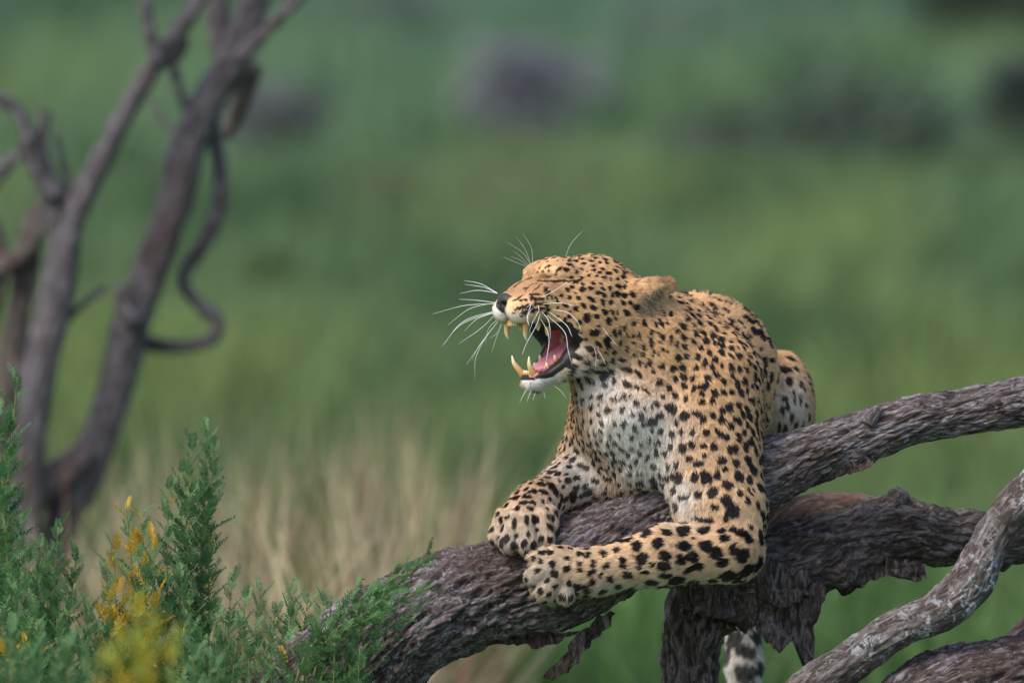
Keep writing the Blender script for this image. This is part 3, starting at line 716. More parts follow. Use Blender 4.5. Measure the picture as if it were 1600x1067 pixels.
def spot_mask(p):
    """1 = solid mark, plus -1 where a rosette's darker middle shows"""
    out = np.zeros(len(p), np.float32); mid = np.zeros(len(p), np.float32)
    order = np.argsort(p[:, 0]); xs = p[order, 0]
    nz = noise(p, 1 / 5.0, 8) * 0.14 + noise(p, 1 / 11.0, 9) * 0.15
    for k, (c, t, b, n, ra, rb, kind) in enumerate(SPOTS):
        R = max(ra, rb) * 1.55 + 2
        i0, i1 = np.searchsorted(xs, c[0] - R), np.searchsorted(xs, c[0] + R)
        id_ = order[i0:i1]; q = p[id_] - c
        m = (np.abs(q[:, 1]) < R) & (np.abs(q[:, 2]) < R); id_ = id_[m]; q = q[m]
        if len(id_) == 0: continue
        r = np.sqrt((q @ t / ra) ** 2 + (q @ b / rb) ** 2 + (q @ n / (max(ra, rb) * 1.3)) ** 2)
        if kind == 0:
            s = np.clip((1.0 - r - nz[id_]) * 8 + .5, 0, 1)
        else:
            an = np.arctan2(q @ b, q @ t); gap = np.sin(an * 3 + k) + 0.5 * np.sin(an * 2 + k * 1.7)
            s = np.clip((0.30 - np.abs(r - 0.78) - nz[id_] * .5) * 8 + .5, 0, 1) * np.clip((0.75 - gap) * 4, 0, 1)
            mid[id_] = np.maximum(mid[id_], np.clip((0.7 - r) * 6, 0, 1))
        out[id_] = np.maximum(out[id_], s)
    for c, wd in STROKE_PTS:
        R = wd * 1.6
        i0, i1 = np.searchsorted(xs, c[0] - R), np.searchsorted(xs, c[0] + R)
        id_ = order[i0:i1]; r = np.linalg.norm(p[id_] - c, axis=1) / wd
        out[id_] = np.maximum(out[id_], np.clip((1.1 - r - nz[id_] * .5) * 4, 0, 1))
    return out, mid

def full_coat(p, n):
    c, white = coat(p, n)
    s, mid = spot_mask(p)
    c = c * (1 - 0.45 * mid[:, None]) + BROWN * 1.2 * 0.45 * mid[:, None]
    soft = (1 - 0.10 * white)[:, None]
    return c * (1 - s[:, None] * soft) + BLACK * s[:, None] * soft, s

LB = W(L(1010, 760, 30)[None])[0]                 # origin of the animal: where the chest rests on the log

def build_leopard():
    c, s = full_coat(bv, bn)
    wet = np.zeros(len(bv))
    PINK = np.array([0.46, 0.135, 0.150]); LIP = np.array([0.016, 0.013, 0.014])
    c[lips] = LIP; wet[lips] = 0.8
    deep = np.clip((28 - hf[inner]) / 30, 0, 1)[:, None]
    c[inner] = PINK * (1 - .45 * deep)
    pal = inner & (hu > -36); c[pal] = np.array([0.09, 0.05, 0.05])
    wet[inner] = 0.9
    for l in (15, -14):
        g = (((bhead - np.array([84, -104, l])) ** 2).sum(1) < 75) & (bhead[:, 1] > -110); c[g] = PINK * 1.25
    gum = (msd < 1.6) & (hu < -92) & (np.abs(hl) < 13) & (hf > 40) & (hf < 82); c[gum] = PINK * 1.2
    c[nose] = np.array([0.030, 0.026, 0.028]); wet[nose] = 0.65
    me = mesh('leopard', bw - LB, bq)
    vcol(me, 'col', np.concatenate([c, wet[:, None]], 1))
    m = NM('leopard_skin', 0.9, 0.3)
    a = m.n('ShaderNodeAttribute'); a.attribute_name = 'col'; m.col(a.outputs['Color'])
    mr = m.n('ShaderNodeMapRange'); mr.inputs[3].default_value = 0.9; mr.inputs[4].default_value = 0.28
    m.l(a.outputs['Alpha'], mr.inputs[0]); m.l(mr.outputs[0], m.b.inputs['Roughness'])
    g = m.n('ShaderNodeTexCoord').outputs['Object']
    m.bump(m.noise(g, 420.0, 3, 0.6), 0.25, 0.0015)
    leo = obj('leopard', me, m.m); leo.location = LB
    tag(leo, 'snarling spotted leopard with open jaws crouching over the grey log', 'leopard')

    # ---- fur
    tri = np.concatenate([bq[:, [0, 1, 2]], bq[:, [0, 2, 3]]])
    A = np.linalg.norm(np.cross(bv[tri[:, 1]] - bv[tri[:, 0]], bv[tri[:, 2]] - bv[tri[:, 0]]), axis=1) / 2
    nz_ = bn[tri[:, 0], 2]
    dens = np.where(nz_ > 0.45, 0.22, 1.0)
    hd = bhead[tri[:, 0]]
    dens = dens * np.where((hd[:, 0] > -140) & (hd[:, 1] > -130) & (hd[:, 0] < 150), 1.5, 1.0)
    dens[bare[tri].any(1)] = 0
    Wt = A * dens; N = int(Wt.sum() / 2.1)
    N = min(N, 620000)
    ti = np.searchsorted(np.cumsum(Wt) / Wt.sum(), RNG.random(N)); ti = np.clip(ti, 0, len(tri) - 1)
    u, v = RNG.random(N), RNG.random(N); sw = u + v > 1; u[sw] = 1 - u[sw]; v[sw] = 1 - v[sw]; wq = 1 - u - v
    T = tri[ti]
    bl = lambda X: X[T[:, 0]] * wq[:, None] + X[T[:, 1]] * u[:, None] + X[T[:, 2]] * v[:, None]
    p = bl(bv); n = unit(bl(bn)); f = unit(bl(bflow))
    f = unit(f - n * (f * n).sum(1, keepdims=True) + 1e-6)
    h = tohead(p)
    col, spot = full_coat(p, n)
    # hair length, mm
    ln = np.full(N, 9.0)
    ln = np.where((h[:, 0] > -60) & (h[:, 1] > -60), np.interp(h[:, 0], [-60, 0, 50, 110], [9, 7, 4.6, 2.6]), ln)
    for q, r, a in (((985, 690, -90), 70, 11), ((940, 600, -60), 45, 13), ((1000, 735, -50), 50, 12), ((840, 605, -110), 20, 9), ((900, 590, -100), 30, 12), ((1190, 700, 20), 30, 14), ((960, 930, -110), 34, 12), ((1163, 1000, 700), 120, 14), ((1060, 790, -100), 30, 13)):
        ww = np.exp(-((p - L(*q)) ** 2).sum(1) / (2 * r * r)); ln = ln * (1 - ww) + a * ww
    ear = (h[:, 0] < -62) & (h[:, 0] > -128) & (np.abs(h[:, 2]) > 62) & (h[:, 1] > -14) & (h[:, 1] < 38)
    earin = ear & (np.abs(h[:, 2]) > 70) & (h[:, 0] > -104) & (h[:, 1] < 26) & (RNG.random(N) < .5)
    ear2 = ear & ~earin; ln[ear2] = 5.0
    ln[earin] = RNG.uniform(9, 20, earin.sum())
    paw = (p[:, 0] < L(905, 0)[0]) & (p[:, 1] < L(0, 780)[1]); ln[paw] *= 0.75
    ln *= RNG.uniform(0.7, 1.15, N)
    # lie of the coat with coherent disorder
    wob = np.stack([noise(p, 1 / 7.0, 21), noise(p, 1 / 7.0, 22), noise(p, 1 / 7.0, 23)], -1) * 0.42 + RNG.normal(size=(N, 3)) * 0.16
    d1 = unit(f * 0.75 + n * 0.62 + wob * .7); d2 = unit(f * 0.95 + n * 0.24 + wob); d3 = unit(f + n * 0.08 + wob * 1.2)
    e = earin
    if e.any():
        dirx = unit(HF * -.55 + HU * -.35 + np.zeros((e.sum(), 3)) + RNG.normal(size=(e.sum(), 3)) * .35)
        d1[e] = unit(n[e] * .5 + dirx); d2[e] = dirx; d3[e] = unit(dirx + HU * -.2)
    p0 = p - n * 0.6
    pts = np.stack([p0, p0 + d1 * (ln * .33)[:, None], 0 * p, 0 * p], 1)
    pts[:, 2] = pts[:, 1] + d2 * (ln * .34)[:, None]; pts[:, 3] = pts[:, 2] + d3 * (ln * .33)[:, None]
    pw = W(pts.reshape(-1, 3)) - LB
    rnd = RNG.normal(size=(N, 1)) * 0.17
    tone = 1 + rnd + 0.10 * noise(p, 1 / 9.0, 40)[:, None]
    col = np.clip(col * tone, 0.005, 0.95)
    greyear = np.array([0.42, 0.30, 0.20]); col[earin] = greyear * RNG.uniform(0.45, 1.5, (earin.sum(), 1))
    cv = bpy.data.hair_curves.new('fur'); cv.add_curves([4] * N)
    cv.attributes['position'].data.foreach_set('vector', pw.astype(np.float32).ravel())
    ra = cv.attributes.get('radius') or cv.attributes.new('radius', 'FLOAT', 'POINT')
    base = np.where(paw | (h[:, 0] > 30), 0.30, 0.36)
    ra.data.foreach_set('value', (np.stack([base, base * .95, base * .7, base * .12], 1) * 0.001).astype(np.float32).ravel())
    ca = cv.attributes.new('col', 'FLOAT_COLOR', 'CURVE'); ca.data.foreach_set('color', np.concatenate([col, np.ones((N, 1))], 1).astype(np.float32).ravel())
    nw = n[:, 0:1] * RIGHT + n[:, 1:2] * UP + n[:, 2:3] * FWD
    na = cv.attributes.new('skin_n', 'FLOAT_VECTOR', 'CURVE'); na.data.foreach_set('vector', nw.astype(np.float32).ravel())
    fm = bpy.data.materials.new('leopard_fur'); fm.use_nodes = True; t = fm.node_tree; t.nodes.clear()
    at = t.nodes.new('ShaderNodeAttribute'); at.attribute_name = 'col'
    an = t.nodes.new('ShaderNodeAttribute'); an.attribute_name = 'skin_n'
    ge = t.nodes.new('ShaderNodeNewGeometry')
    mx = t.nodes.new('ShaderNodeVectorMath'); mx.operation = 'MULTIPLY_ADD'
    t.links.new(ge.outputs['Normal'], mx.inputs[0]); mx.inputs[1].default_value = (.45, .45, .45); t.links.new(an.outputs['Vector'], mx.inputs[2])
    nn = t.nodes.new('ShaderNodeVectorMath'); nn.operation = 'NORMALIZE'; t.links.new(mx.outputs[0], nn.inputs[0])
    df = t.nodes.new('ShaderNodeBsdfDiffuse'); t.links.new(at.outputs['Color'], df.inputs[0]); t.links.new(nn.outputs[0], df.inputs['Normal'])
    gl = t.nodes.new('ShaderNodeBsdfHair'); gl.component = 'Reflection'; gl.inputs['RoughnessU'].default_value = .35; gl.inputs['RoughnessV'].default_value = .6
    gl.inputs[0].default_value = (.30, .30, .32, 1)
    ms = t.nodes.new('ShaderNodeMixShader'); ms.inputs[0].default_value = 0.06
    t.links.new(df.outputs[0], ms.inputs[1]); t.links.new(gl.outputs[0], ms.inputs[2])
    om = t.nodes.new('ShaderNodeOutputMaterial'); t.links.new(ms.outputs[0], om.inputs[0])
    cv.materials.append(fm)
    fo = bpy.data.objects.new('fur', cv); COL.objects.link(fo); fo.parent = leo
    print('VERTS', len(bv), 'HAIRS', N, 'SPOTS', len(SPOTS))

    # ---- teeth, tongue, whiskers
    def spike(name, pts, radii, mat, seg=10, n=12):
        P = catmull(pts, n); r = np.interp(np.linspace(0, 1, n), np.linspace(0, 1, len(radii)), radii)
        T_ = unit(np.gradient(P, axis=0)); V = []; Fc = []
        a0 = np.cross(T_[0], [.3, .5, .8]); a0 /= np.linalg.norm(a0)
        for i in range(n):
            x = a0 - T_[i] * a0.dot(T_[i]); x /= np.linalg.norm(x); y = np.cross(T_[i], x)
            for k in range(seg):
                an_ = 2 * math.pi * k / seg; V.append(P[i] + r[i] * (math.cos(an_) * x + math.sin(an_) * y))
        for i in range(n - 1):
            for k in range(seg):
                k2 = (k + 1) % seg; Fc.append((i * seg + k, (i + 1) * seg + k, (i + 1) * seg + k2, i * seg + k2))
        V.append(P[-1] + T_[-1] * r[-1]); tip = len(V) - 1
        for k in range(seg): Fc.append(((n - 1) * seg + k, tip, (n - 1) * seg + (k + 1) % seg))
        me = bpy.data.meshes.new(name); me.from_pydata((W(np.array(V)) - LB).tolist(), [], Fc); me.update()
        me.polygons.foreach_set('use_smooth', np.ones(len(me.polygons), bool))
        a = me.attributes.new('along', 'FLOAT', 'POINT'); a.data.foreach_set('value', np.append(np.repeat(np.linspace(0, 1, n), seg), 1).astype(np.float32))
        return obj(name, me, mat, leo)
    tm = NM('tooth_ivory', 0.32, 0.5); at = tm.n('ShaderNodeAttribute'); at.attribute_name = 'along'
    tm.col(tm.ramp(at.outputs['Fac'], [(0.2, (0.52, 0.25, 0.075)), (0.55, (0.62, 0.40, 0.17)), (0.95, (0.78, 0.68, 0.47))]))
    cr = [6.2, 6.0, 4.6, 3.0, 1.0]
    spike('tooth', [H(102, -12, 23), H(104, -28, 23), H(104, -42, 22), H(101, -52, 21)], cr, tm.m)
    spike('tooth', [H(108, -10, -22), H(111, -26, -22), H(112, -40, -22), H(109, -50, -22)], cr, tm.m)
    spike('tooth', [H(80, -112, 15), H(87, -102, 16), H(94, -90, 17.5), H(95, -77, 18)], cr, tm.m)
    spike('tooth', [H(82, -112, -14), H(90, -101, -16), H(100, -88, -19), H(103, -76, -21)], cr, tm.m)
    for k in range(6):
        l = -12.5 + 5 * k
        spike('tooth', [H(117 - abs(l) * .18, -20, l), H(118 - abs(l) * .18, -29, l)], [2.4, 2.2, 1.2], tm.m, 6, 4)
        spike('tooth', [H(88 - abs(l) * .12, -106, l * .8), H(90 - abs(l) * .12, -99, l * .8)], [2.0, 1.9, 1.0], tm.m, 6, 4)
    for s_ in (-1, 1):
        for f0, u0, u1, l0 in ((84, -24, -36, 27), (70, -30, -44, 31)):
            spike('tooth', [H(f0, u0, s_ * l0), H(f0, u1, s_ * l0)], [5, 4.2, 1.4], tm.m, 7, 5)
        for f0, u0, u1, l0 in ((62, -95, -87, 19), (50, -84, -75, 23)):
            spike('tooth', [H(f0, u0, s_ * l0), H(f0 + 2, u1, s_ * l0)], [4, 3.4, 1.4], tm.m, 7, 5)
    # tongue
    pm = NM('tongue', 0.38, 0.5); g = pm.n('ShaderNodeTexCoord').outputs['Object']
    pm.col(pm.ramp(pm.noise(g, 60, 4), [(0.35, (0.50, 0.155, 0.185)), (0.7, (0.64, 0.27, 0.30))])); pm.bump(pm.noise(g, 500, 3), 0.5, 0.001)
    Pt = catmull([np.array(x, float) for x in ((2, -58, 0), (26, -72, 0), (50, -87, 0), (70, -97, 0), (82, -99, 0))], 26)
    wd = np.interp(np.linspace(0, 1, 26), [0, .3, .7, .92, 1], [24, 25, 20, 13, 3]); th = np.interp(np.linspace(0, 1, 26), [0, .5, .9, 1], [12, 10, 7, 2]); V = []; Fc = []
    for i in range(26):
        for k in range(20):
            an_ = 2 * math.pi * k / 20; x = math.cos(an_); y = math.sin(an_)
            yy = y * th[i] - (3.2 * math.exp(-(x * 4) ** 2) if y > 0 else 0)
            V.append(H(Pt[i, 0] + yy * .5, Pt[i, 1] + yy * .86, x * wd[i]))
    for i in range(25):
        for k in range(20):
            k2 = (k + 1) % 20; Fc.append((i * 20 + k, i * 20 + k2, (i + 1) * 20 + k2, (i + 1) * 20 + k))
    Fc += [tuple(range(20)), tuple(range(25 * 20, 26 * 20))]
    mt = bpy.data.meshes.new('tongue'); mt.from_pydata((W(np.array(V)) - LB).tolist(), [], Fc); mt.update()
    mt.polygons.foreach_set('use_smooth', np.ones(len(mt.polygons), bool)); obj('tongue', mt, pm.m, leo)
    # whiskers (zoom units of the head close-up) with start and end depth
    wm = NM('whisker_white', 0.35, 0.5); wm.col((0.80, 0.82, 0.84))
    WK = [([(395, 398), (300, 345), (200, 325)], 0), ([(395, 400), (320, 365), (205, 347)], 0), ([(395, 397), (280, 382), (180, 400)], 0), ([(395, 455), (290, 440), (172, 432)], 0), ([(390, 458), (345, 460), (200, 470), (20, 518)], 0),
          ([(390, 456), (345, 460), (230, 490), (110, 580)], 0), ([(392, 498), (200, 560), (75, 705)], 0), ([(392, 500), (190, 575), (85, 690)], 0), ([(392, 505), (280, 545), (205, 615)], 0), ([(392, 510), (300, 600), (170, 690)], 0),
          ([(400, 545), (345, 600), (325, 690)], 0), ([(405, 550), (300, 690), (215, 810)], 0), ([(405, 550), (290, 700), (245, 790)], 0), ([(405, 552), (330, 650), (270, 770), (265, 885)], 0), ([(420, 565), (390, 630), (350, 655)], 0), ([(425, 568), (390, 650), (360, 740)], 0),
          ([(560, 482), (585, 466), (570, 520), (573, 570)], 1), ([(630, 465), (632, 500), (600, 560), (575, 625)], 1), ([(650, 505), (690, 560), (700, 660)], 1), ([(640, 540), (690, 640), (680, 760), (660, 850)], 1), ([(680, 525), (780, 620), (800, 720), (825, 815)], 1),
          ([(690, 505), (790, 580), (825, 650)], 1), ([(650, 460), (760, 455), (845, 472)], 1), ([(700, 490), (800, 510), (860, 570), (872, 625)], 1), ([(640, 425), (720, 385), (800, 330)], 1), ([(590, 490), (565, 540), (580, 590)], 1), ([(640, 520), (620, 580), (560, 690), (537, 750)], 1), ([(535, 485), (520, 510), (512, 530)], 1),
          ([(585, 235), (540, 165), (450, 105)], 2), ([(587, 233), (550, 140), (498, 72)], 2), ([(597, 225), (590, 140), (542, 55)], 2), ([(575, 238), (530, 190), (485, 155)], 2), ([(570, 243), (520, 205), (472, 188)], 2), ([(565, 246), (500, 220), (430, 190)], 2), ([(785, 190), (820, 110), (885, 40)], 2),
          ([(565, 945), (540, 990), (520, 1030)], 3), ([(590, 950), (575, 990), (565, 1020)], 3), ([(620, 955), (605, 990), (600, 1015)], 3), ([(660, 950), (665, 985), (672, 1005)], 3), ([(705, 920), (760, 960), (790, 1005)], 3), ([(945, 690), (962, 760), (955, 850)], 4), ([(955, 695), (1000, 770), (1018, 805)], 4), ([(990, 585), (1050, 660), (1085, 700)], 4)]
    for pl, kd in WK:
        px = [(670 + x / 3.68, 350 + y / 3.68) for x, y in pl]; i = hit(*px[0])
        z0 = bv[i, 2] + 2 if i is not None else {0: -75, 1: -128, 2: -60, 3: -100, 4: -110}[kd]
        if kd == 0: z0 = -62
        dz = {0: 45, 1: -26, 2: -20, 3: -12, 4: -14}[kd]
        n_ = len(px); pts_ = [L(x, y, z0 + dz * (k / (n_ - 1)) ** .7) for k, (x, y) in enumerate(px)]
        spike('whisker', pts_, [0.40, 0.40, 0.34, 0.12] if kd < 2 else [0.28, 0.28, 0.22, 0.08], wm.m, 5, 14)
build_leopard()

# ------------------------------------------------------------------ dead tree standing a few metres behind
def build_tree():
    D = 4300.0; K = (DIST * 1000 + D) / (DIST * 1000)
    t = empty('dead_tree', W(L(60, 1000, D)[None])[0])
    tag(t, 'bare grey leaning dead tree with several stems behind the green shrubs', 'tree')
    def br(name, pts, seed, mat=BARK_TREE, dd=0):
        rows = [(*L(x, y, D + dd), r * K) for x, y, r in pts]
        o = obj(name, tube_mesh(name, rows, step=9.0, seed=seed, lumps=0.10, furrow=0.8, rough=0.10), mat)
        o.parent = t; o.matrix_parent_inverse = Matrix.Translation(t.location).inverted()
    br('trunk', [(20, 1720, 46), (28, 1300, 42), (45, 1020, 36), (70, 900, 30), (98, 815, 29), (140, 722, 29), (182, 600, 29), (205, 505, 30), (238, 410, 30), (275, 312, 31), (292, 228, 31), (330, 150, 29), (366, 92, 27), (392, 20, 25), (415, -60, 22), (440, -200, 18)], 1)
    br('branch', [(360, 105, 22), (345, 60, 20), (340, 0, 18), (335, -90, 15)], 2, dd=60)
    br('branch', [(372, 92, 12), (405, 60, 11), (440, 25, 10), (475, -15, 9), (530, -80, 7)], 3, dd=-60)
    br('branch', [(60, 1000, 36), (40, 860, 31), (42, 740, 28), (58, 600, 27), (82, 490, 28), (100, 390, 24), (118, 330, 19), (165, 238, 17), (200, 170, 16), (240, 105, 15), (285, 40, 13), (330, -30, 12), (380, -110, 9)], 4, dd=-80)
    br('branch', [(100, 395, 24), (88, 330, 23), (72, 280, 16), (64, 220, 12), (72, 172, 8)], 5, dd=-60)
    br('branch', [(85, 310, 14), (52, 262, 10), (42, 215, 11), (30, 178, 10), (2, 155, 10), (-40, 140, 9)], 6, dd=-90)
    br('branch', [(-40, 330, 10), (0, 272, 10), (32, 236, 8), (50, 215, 6)], 7, dd=-40)
    br('branch', [(110, 340, 9), (102, 280, 7), (92, 235, 5), (88, 205, 3)], 8, dd=-20)
    br('branch', [(246, 100, 11), (238, 70, 11), (231, 40, 10), (227, -10, 9), (220, -80, 7)], 9, dd=-110)
    br('branch', [(262, 85, 9), (272, 110, 9), (281, 142, 8), (298, 190, 7)], 10, dd=-10)
    br('branch', [(290, 60, 11), (275, 90, 10), (255, 100, 9)], 17, dd=-40)
    br('branch', [(325, 190, 18), (338, 225, 13), (346, 290, 13), (338, 340, 13), (318, 382, 12), (292, 418, 11), (288, 448, 11), (318, 482, 12), (340, 500, 13), (334, 528, 12), (290, 541, 12), (238, 538, 14), (200, 530, 14)], 11, dd=40)
    br('branch', [(-10, 900, 24), (5, 700, 22), (18, 560, 22), (38, 440, 20), (48, 370, 18), (62, 320, 12)], 12, BARK_OLD, dd=160)
    br('branch', [(-40, 460, 18), (5, 420, 16), (40, 392, 14), (66, 350, 10)], 13, BARK_OLD, dd=120)
    br('branch', [(-30, 560, 14), (0, 430, 13), (-8, 360, 12), (-40, 300, 10)], 18, BARK_OLD, dd=190)
    br('branch', [(-120, 830, 34), (-20, 800, 32), (50, 775, 30), (105, 738, 28), (140, 700, 20)], 14, dd=-30)
    br('branch', [(105, 500, 6), (135, 470, 6), (168, 448, 5)], 15, dd=-40)
    br('branch', [(395, 100, 18), (388, 125, 17), (372, 175, 14), (352, 215, 9)], 16, BARK_OLD, dd=90)
    br('branch', [(300, 250, 4), (255, 190, 4), (232, 150, 3)], 19, dd=300)
    br('branch', [(205, 505, 14), (190, 470, 12), (188, 445, 8)], 20, dd=-60)
build_tree()

# ------------------------------------------------------------------ shrubs with feathery compound leaves
def leaf_mesh(k, col, col2):
    r = random.Random(k); V = []; F = []; C = []
    n = r.randint(8, 11); ln = r.uniform(42, 54); curl = r.uniform(-.25, .55); side = r.uniform(-.3, .3)
    def rach(t): return np.array([ln * t * (1 - .12 * abs(curl) * t), side * 14 * t * t, curl * 16 * t * t])
    c0 = np.array(col); c1 = np.array(col2)
    ax = [rach(t) for t in np.linspace(0, 1, 6)]
    for a, b in zip(ax[:-1], ax[1:]):
        i = len(V); V += [a + [0, -.5, 0], a + [0, .5, 0], b + [0, .4, 0], b + [0, -.4, 0]]; F.append((i, i + 1, i + 2, i + 3)); C += [c1 * .8] * 4
    for q in range(n):
        t = 0.14 + 0.86 * q / (n - 1); p = rach(t)
        l = (13.5 if 0 < q < n - 2 else 10.5) * r.uniform(.85, 1.12) * (1 - .25 * t); wdt = l * .155
        for s in (-1, 1):
            an = math.radians(r.uniform(48, 70)); up = r.uniform(.1, .55)
            d = np.array([math.cos(an), s * math.sin(an), up]); d /= np.linalg.norm(d)
            w_ = np.cross(d, [0, 0, 1]); w_ /= np.linalg.norm(w_); dz = np.array([0, 0, r.uniform(-.6, .8)])
            cc = c0 * r.uniform(.75, 1.2) * (1 - t * .15) + c1 * .25 * t
            i = len(V)
            V += [p, p + d * l * .3 + w_ * wdt, p + d * l * .72 + w_ * wdt * .9 + dz, p + d * l + dz * 1.6, p + d * l * .72 - w_ * wdt * .9 + dz, p + d * l * .3 - w_ * wdt]
            F += [(i, i + 1, i + 2, i + 3), (i, i + 3, i + 4, i + 5)]; C += [cc] * 6
    me = bpy.data.meshes.new('leaf'); me.from_pydata((np.array(V) * .001).tolist(), [], F); me.update()
    vcol(me, 'col', np.array(C)); me.materials.append(LEAF)
    return me
GREENS = [leaf_mesh(k, (0.082, 0.190, 0.075), (0.15, 0.25, 0.09)) for k in range(5)]
PALES = [leaf_mesh(20 + k, (0.13, 0.25, 0.11), (0.20, 0.30, 0.12)) for k in range(3)]
YELLOWS = [leaf_mesh(40 + k, (0.62, 0.36, 0.030), (0.52, 0.42, 0.05)) for k in range(3)]
LIMES = [leaf_mesh(60 + k, (0.40, 0.42, 0.060), (0.50, 0.46, 0.06)) for k in range(3)]
STEM = NM('green_stem', 0.6, 0.3); STEM.col(STEM.ramp(STEM.noise(STEM.n('ShaderNodeTexCoord').outputs['Object'], 40, 3), [(.35, (0.20, 0.20, 0.055)), (.7, (0.13, 0.15, 0.06))])); STEM = STEM.m

def shoot_pts(p0, p1, bow, rnd):
    a, b = np.array(p0, float), np.array(p1, float); q = []
    for t in np.linspace(0, 1, 7):
        q.append(a + (b - a) * t + np.array([bow * math.sin(math.pi * t) + rnd.uniform(-4, 4), 0, rnd.uniform(-5, 5)]))
    return q

def add_shoot(t, p0, p1, r0, rnd, pal, dens=1.0, size=1.0, cover=0.55, bow=0.0, cut=-620, via=None):
    P = shoot_pts(p0, p1, bow, rnd)
    if via is not None: P = list(catmull(np.array([p0, (p0 + via) / 2 + [-20, 0, 0], via, (via + p1) / 2 + [-8, 14, 0], p1]), 7))
    rows = [(*p, r0 * (1 - .75 * i / 6)) for i, p in enumerate(P)]
    o = obj('stem', tube_mesh('stem', rows, step=14, seg=6, lumps=.02, furrow=0, rough=0.0), STEM)
    o.parent = t; o.matrix_parent_inverse = Matrix.Translation(t.location).inverted()
    Q = catmull(P, 80); ln = np.concatenate([[0], np.cumsum(np.linalg.norm(np.diff(Q, axis=0), axis=1))])
    s = ln[-1] * (1 - cover); phi = rnd.uniform(0, 6)
    while s < ln[-1] * 0.995:
        c = np.array([np.interp(s, ln, Q[:, k]) for k in range(3)]); f = s / ln[-1]
        if c[1] > cut:
            i = min(78, int(np.searchsorted(ln, s))); T_ = unit(Q[min(79, i + 2)] - Q[max(0, i - 2)])
            x = np.cross(T_, [.2, .1, 1]); x /= np.linalg.norm(x); y = np.cross(T_, x)
            out = math.cos(phi) * x + math.sin(phi) * y
            el = rnd.uniform(.35, .95) + max(0, f - .85) * 5
            d = unit(out + T_ * el); zz = unit(T_ - d * T_.dot(d)); yy = np.cross(zz, d)
            sc = size * rnd.uniform(.75, 1.15) * (1 if f < .93 else .7)
            lists, wts = zip(*pal); lm = rnd.choices(lists, wts)[0]; me = rnd.choice(lm)
            dw = lambda v: v[0] * RIGHT + v[1] * UP + v[2] * FWD
            M = np.eye(4); M[:3, 0] = dw(d) * sc; M[:3, 1] = dw(yy) * sc; M[:3, 2] = dw(zz) * sc; M[:3, 3] = W(c[None])[0]
            lf = bpy.data.objects.new('leaf', me); COL.objects.link(lf); lf.parent = t
            lf.matrix_parent_inverse = Matrix.Translation(t.location).inverted(); lf.matrix_basis = Matrix(M.tolist())
        s += rnd.uniform(8, 13) / dens; phi += 2.4

def shrub(label, tips, d, seed, pal, group=None, dens=1.0, size=1.0, cover=0.42, name='feathery_shrub', fdx=0, via=None):
    """tips: photo pixels of the shoot ends at depth d (mm); the plant stands on the ground"""
    rnd = random.Random(seed)
    mx = sum(x for x, y in tips) / len(tips)
    foot = L(mx + fdx + rnd.uniform(-30, 30), 533.5, d)
    # drop to the ground: z = 0
    wz = W(foot[None])[0]; g = foot.copy(); g[1] -= wz[2] / UP[2] * 1000
    t = empty(name, W(g[None])[0]); tag(t, label, 'shrub', group)
    for k, (x, y) in enumerate(tips):
        p1 = L(x, y, d + rnd.uniform(-60, 60)); p0 = g + np.array([rnd.uniform(-25, 25), 0, rnd.uniform(-25, 25)])
        add_shoot(t, p0, p1, 4.2 if k == 0 else 3.2, rnd, pal, dens, size, cover, bow=rnd.uniform(-35, 35), via=None if via is None else L(via[0] + rnd.uniform(-45, 60), via[1] + rnd.uniform(-25, 25), d))
    return t
G_ = [(GREENS, 8), (PALES, 1.2)]; GY = [(GREENS, 6), (PALES, 2), (YELLOWS, 2.0)]; YY = [(YELLOWS, 5), (LIMES, 3), (GREENS, 2)]; LL = [(LIMES, 6), (YELLOWS, 1)]
THICKET = 'low feathery green shrubs in the thicket below the dead tree'
TL = 'low feathery green shrub in the thicket below the dead tree'
shrub('tall feathery green shrub with an upright shoot rising highest of the thicket', [(318, 668), (300, 690), (282, 735), (338, 700), (262, 760), (325, 790)], 60, 1, [(GREENS, 9), (PALES, 1), (YELLOWS, .12)], dens=1.25, cover=.5)
shrub('feathery green shrub with scattered orange yellow leaves among the tall shoots', [(196, 785), (175, 850), (225, 800), (165, 870), (215, 860), (240, 840)], -40, 2, [(GREENS, 4), (PALES, 2), (YELLOWS, 4.5)], dens=1.0)
shrub('blurred yellow leaved shrub standing out before the green thicket', [(212, 925), (245, 955), (180, 985), (270, 985), (225, 1000), (155, 1020)], -3300, 3, LL, size=.9, dens=1.1, cover=.3)
shrub('feathery green shrub leaning against the dead stems, its tip bent over', [(25, 588), (-5, 640), (15, 660), (-20, 600)], -140, 4, G_, dens=.9, cover=.5, size=1.15)
shrub('feathery green shrub arching over the lower end of the fallen log', [(672, 868), (640, 884), (676, 915), (612, 925), (655, 950), (590, 960), (560, 925)], -225, 5, G_, dens=1.15, cover=.36, fdx=-250, via=(500, 1050))
shrub('slender pale stemmed shrub with sparse green leaves beside the fallen log', [(362, 898), (405, 915), (385, 925), (345, 960)], -20, 6, [(GREENS, 5), (PALES, 3)], dens=.75)
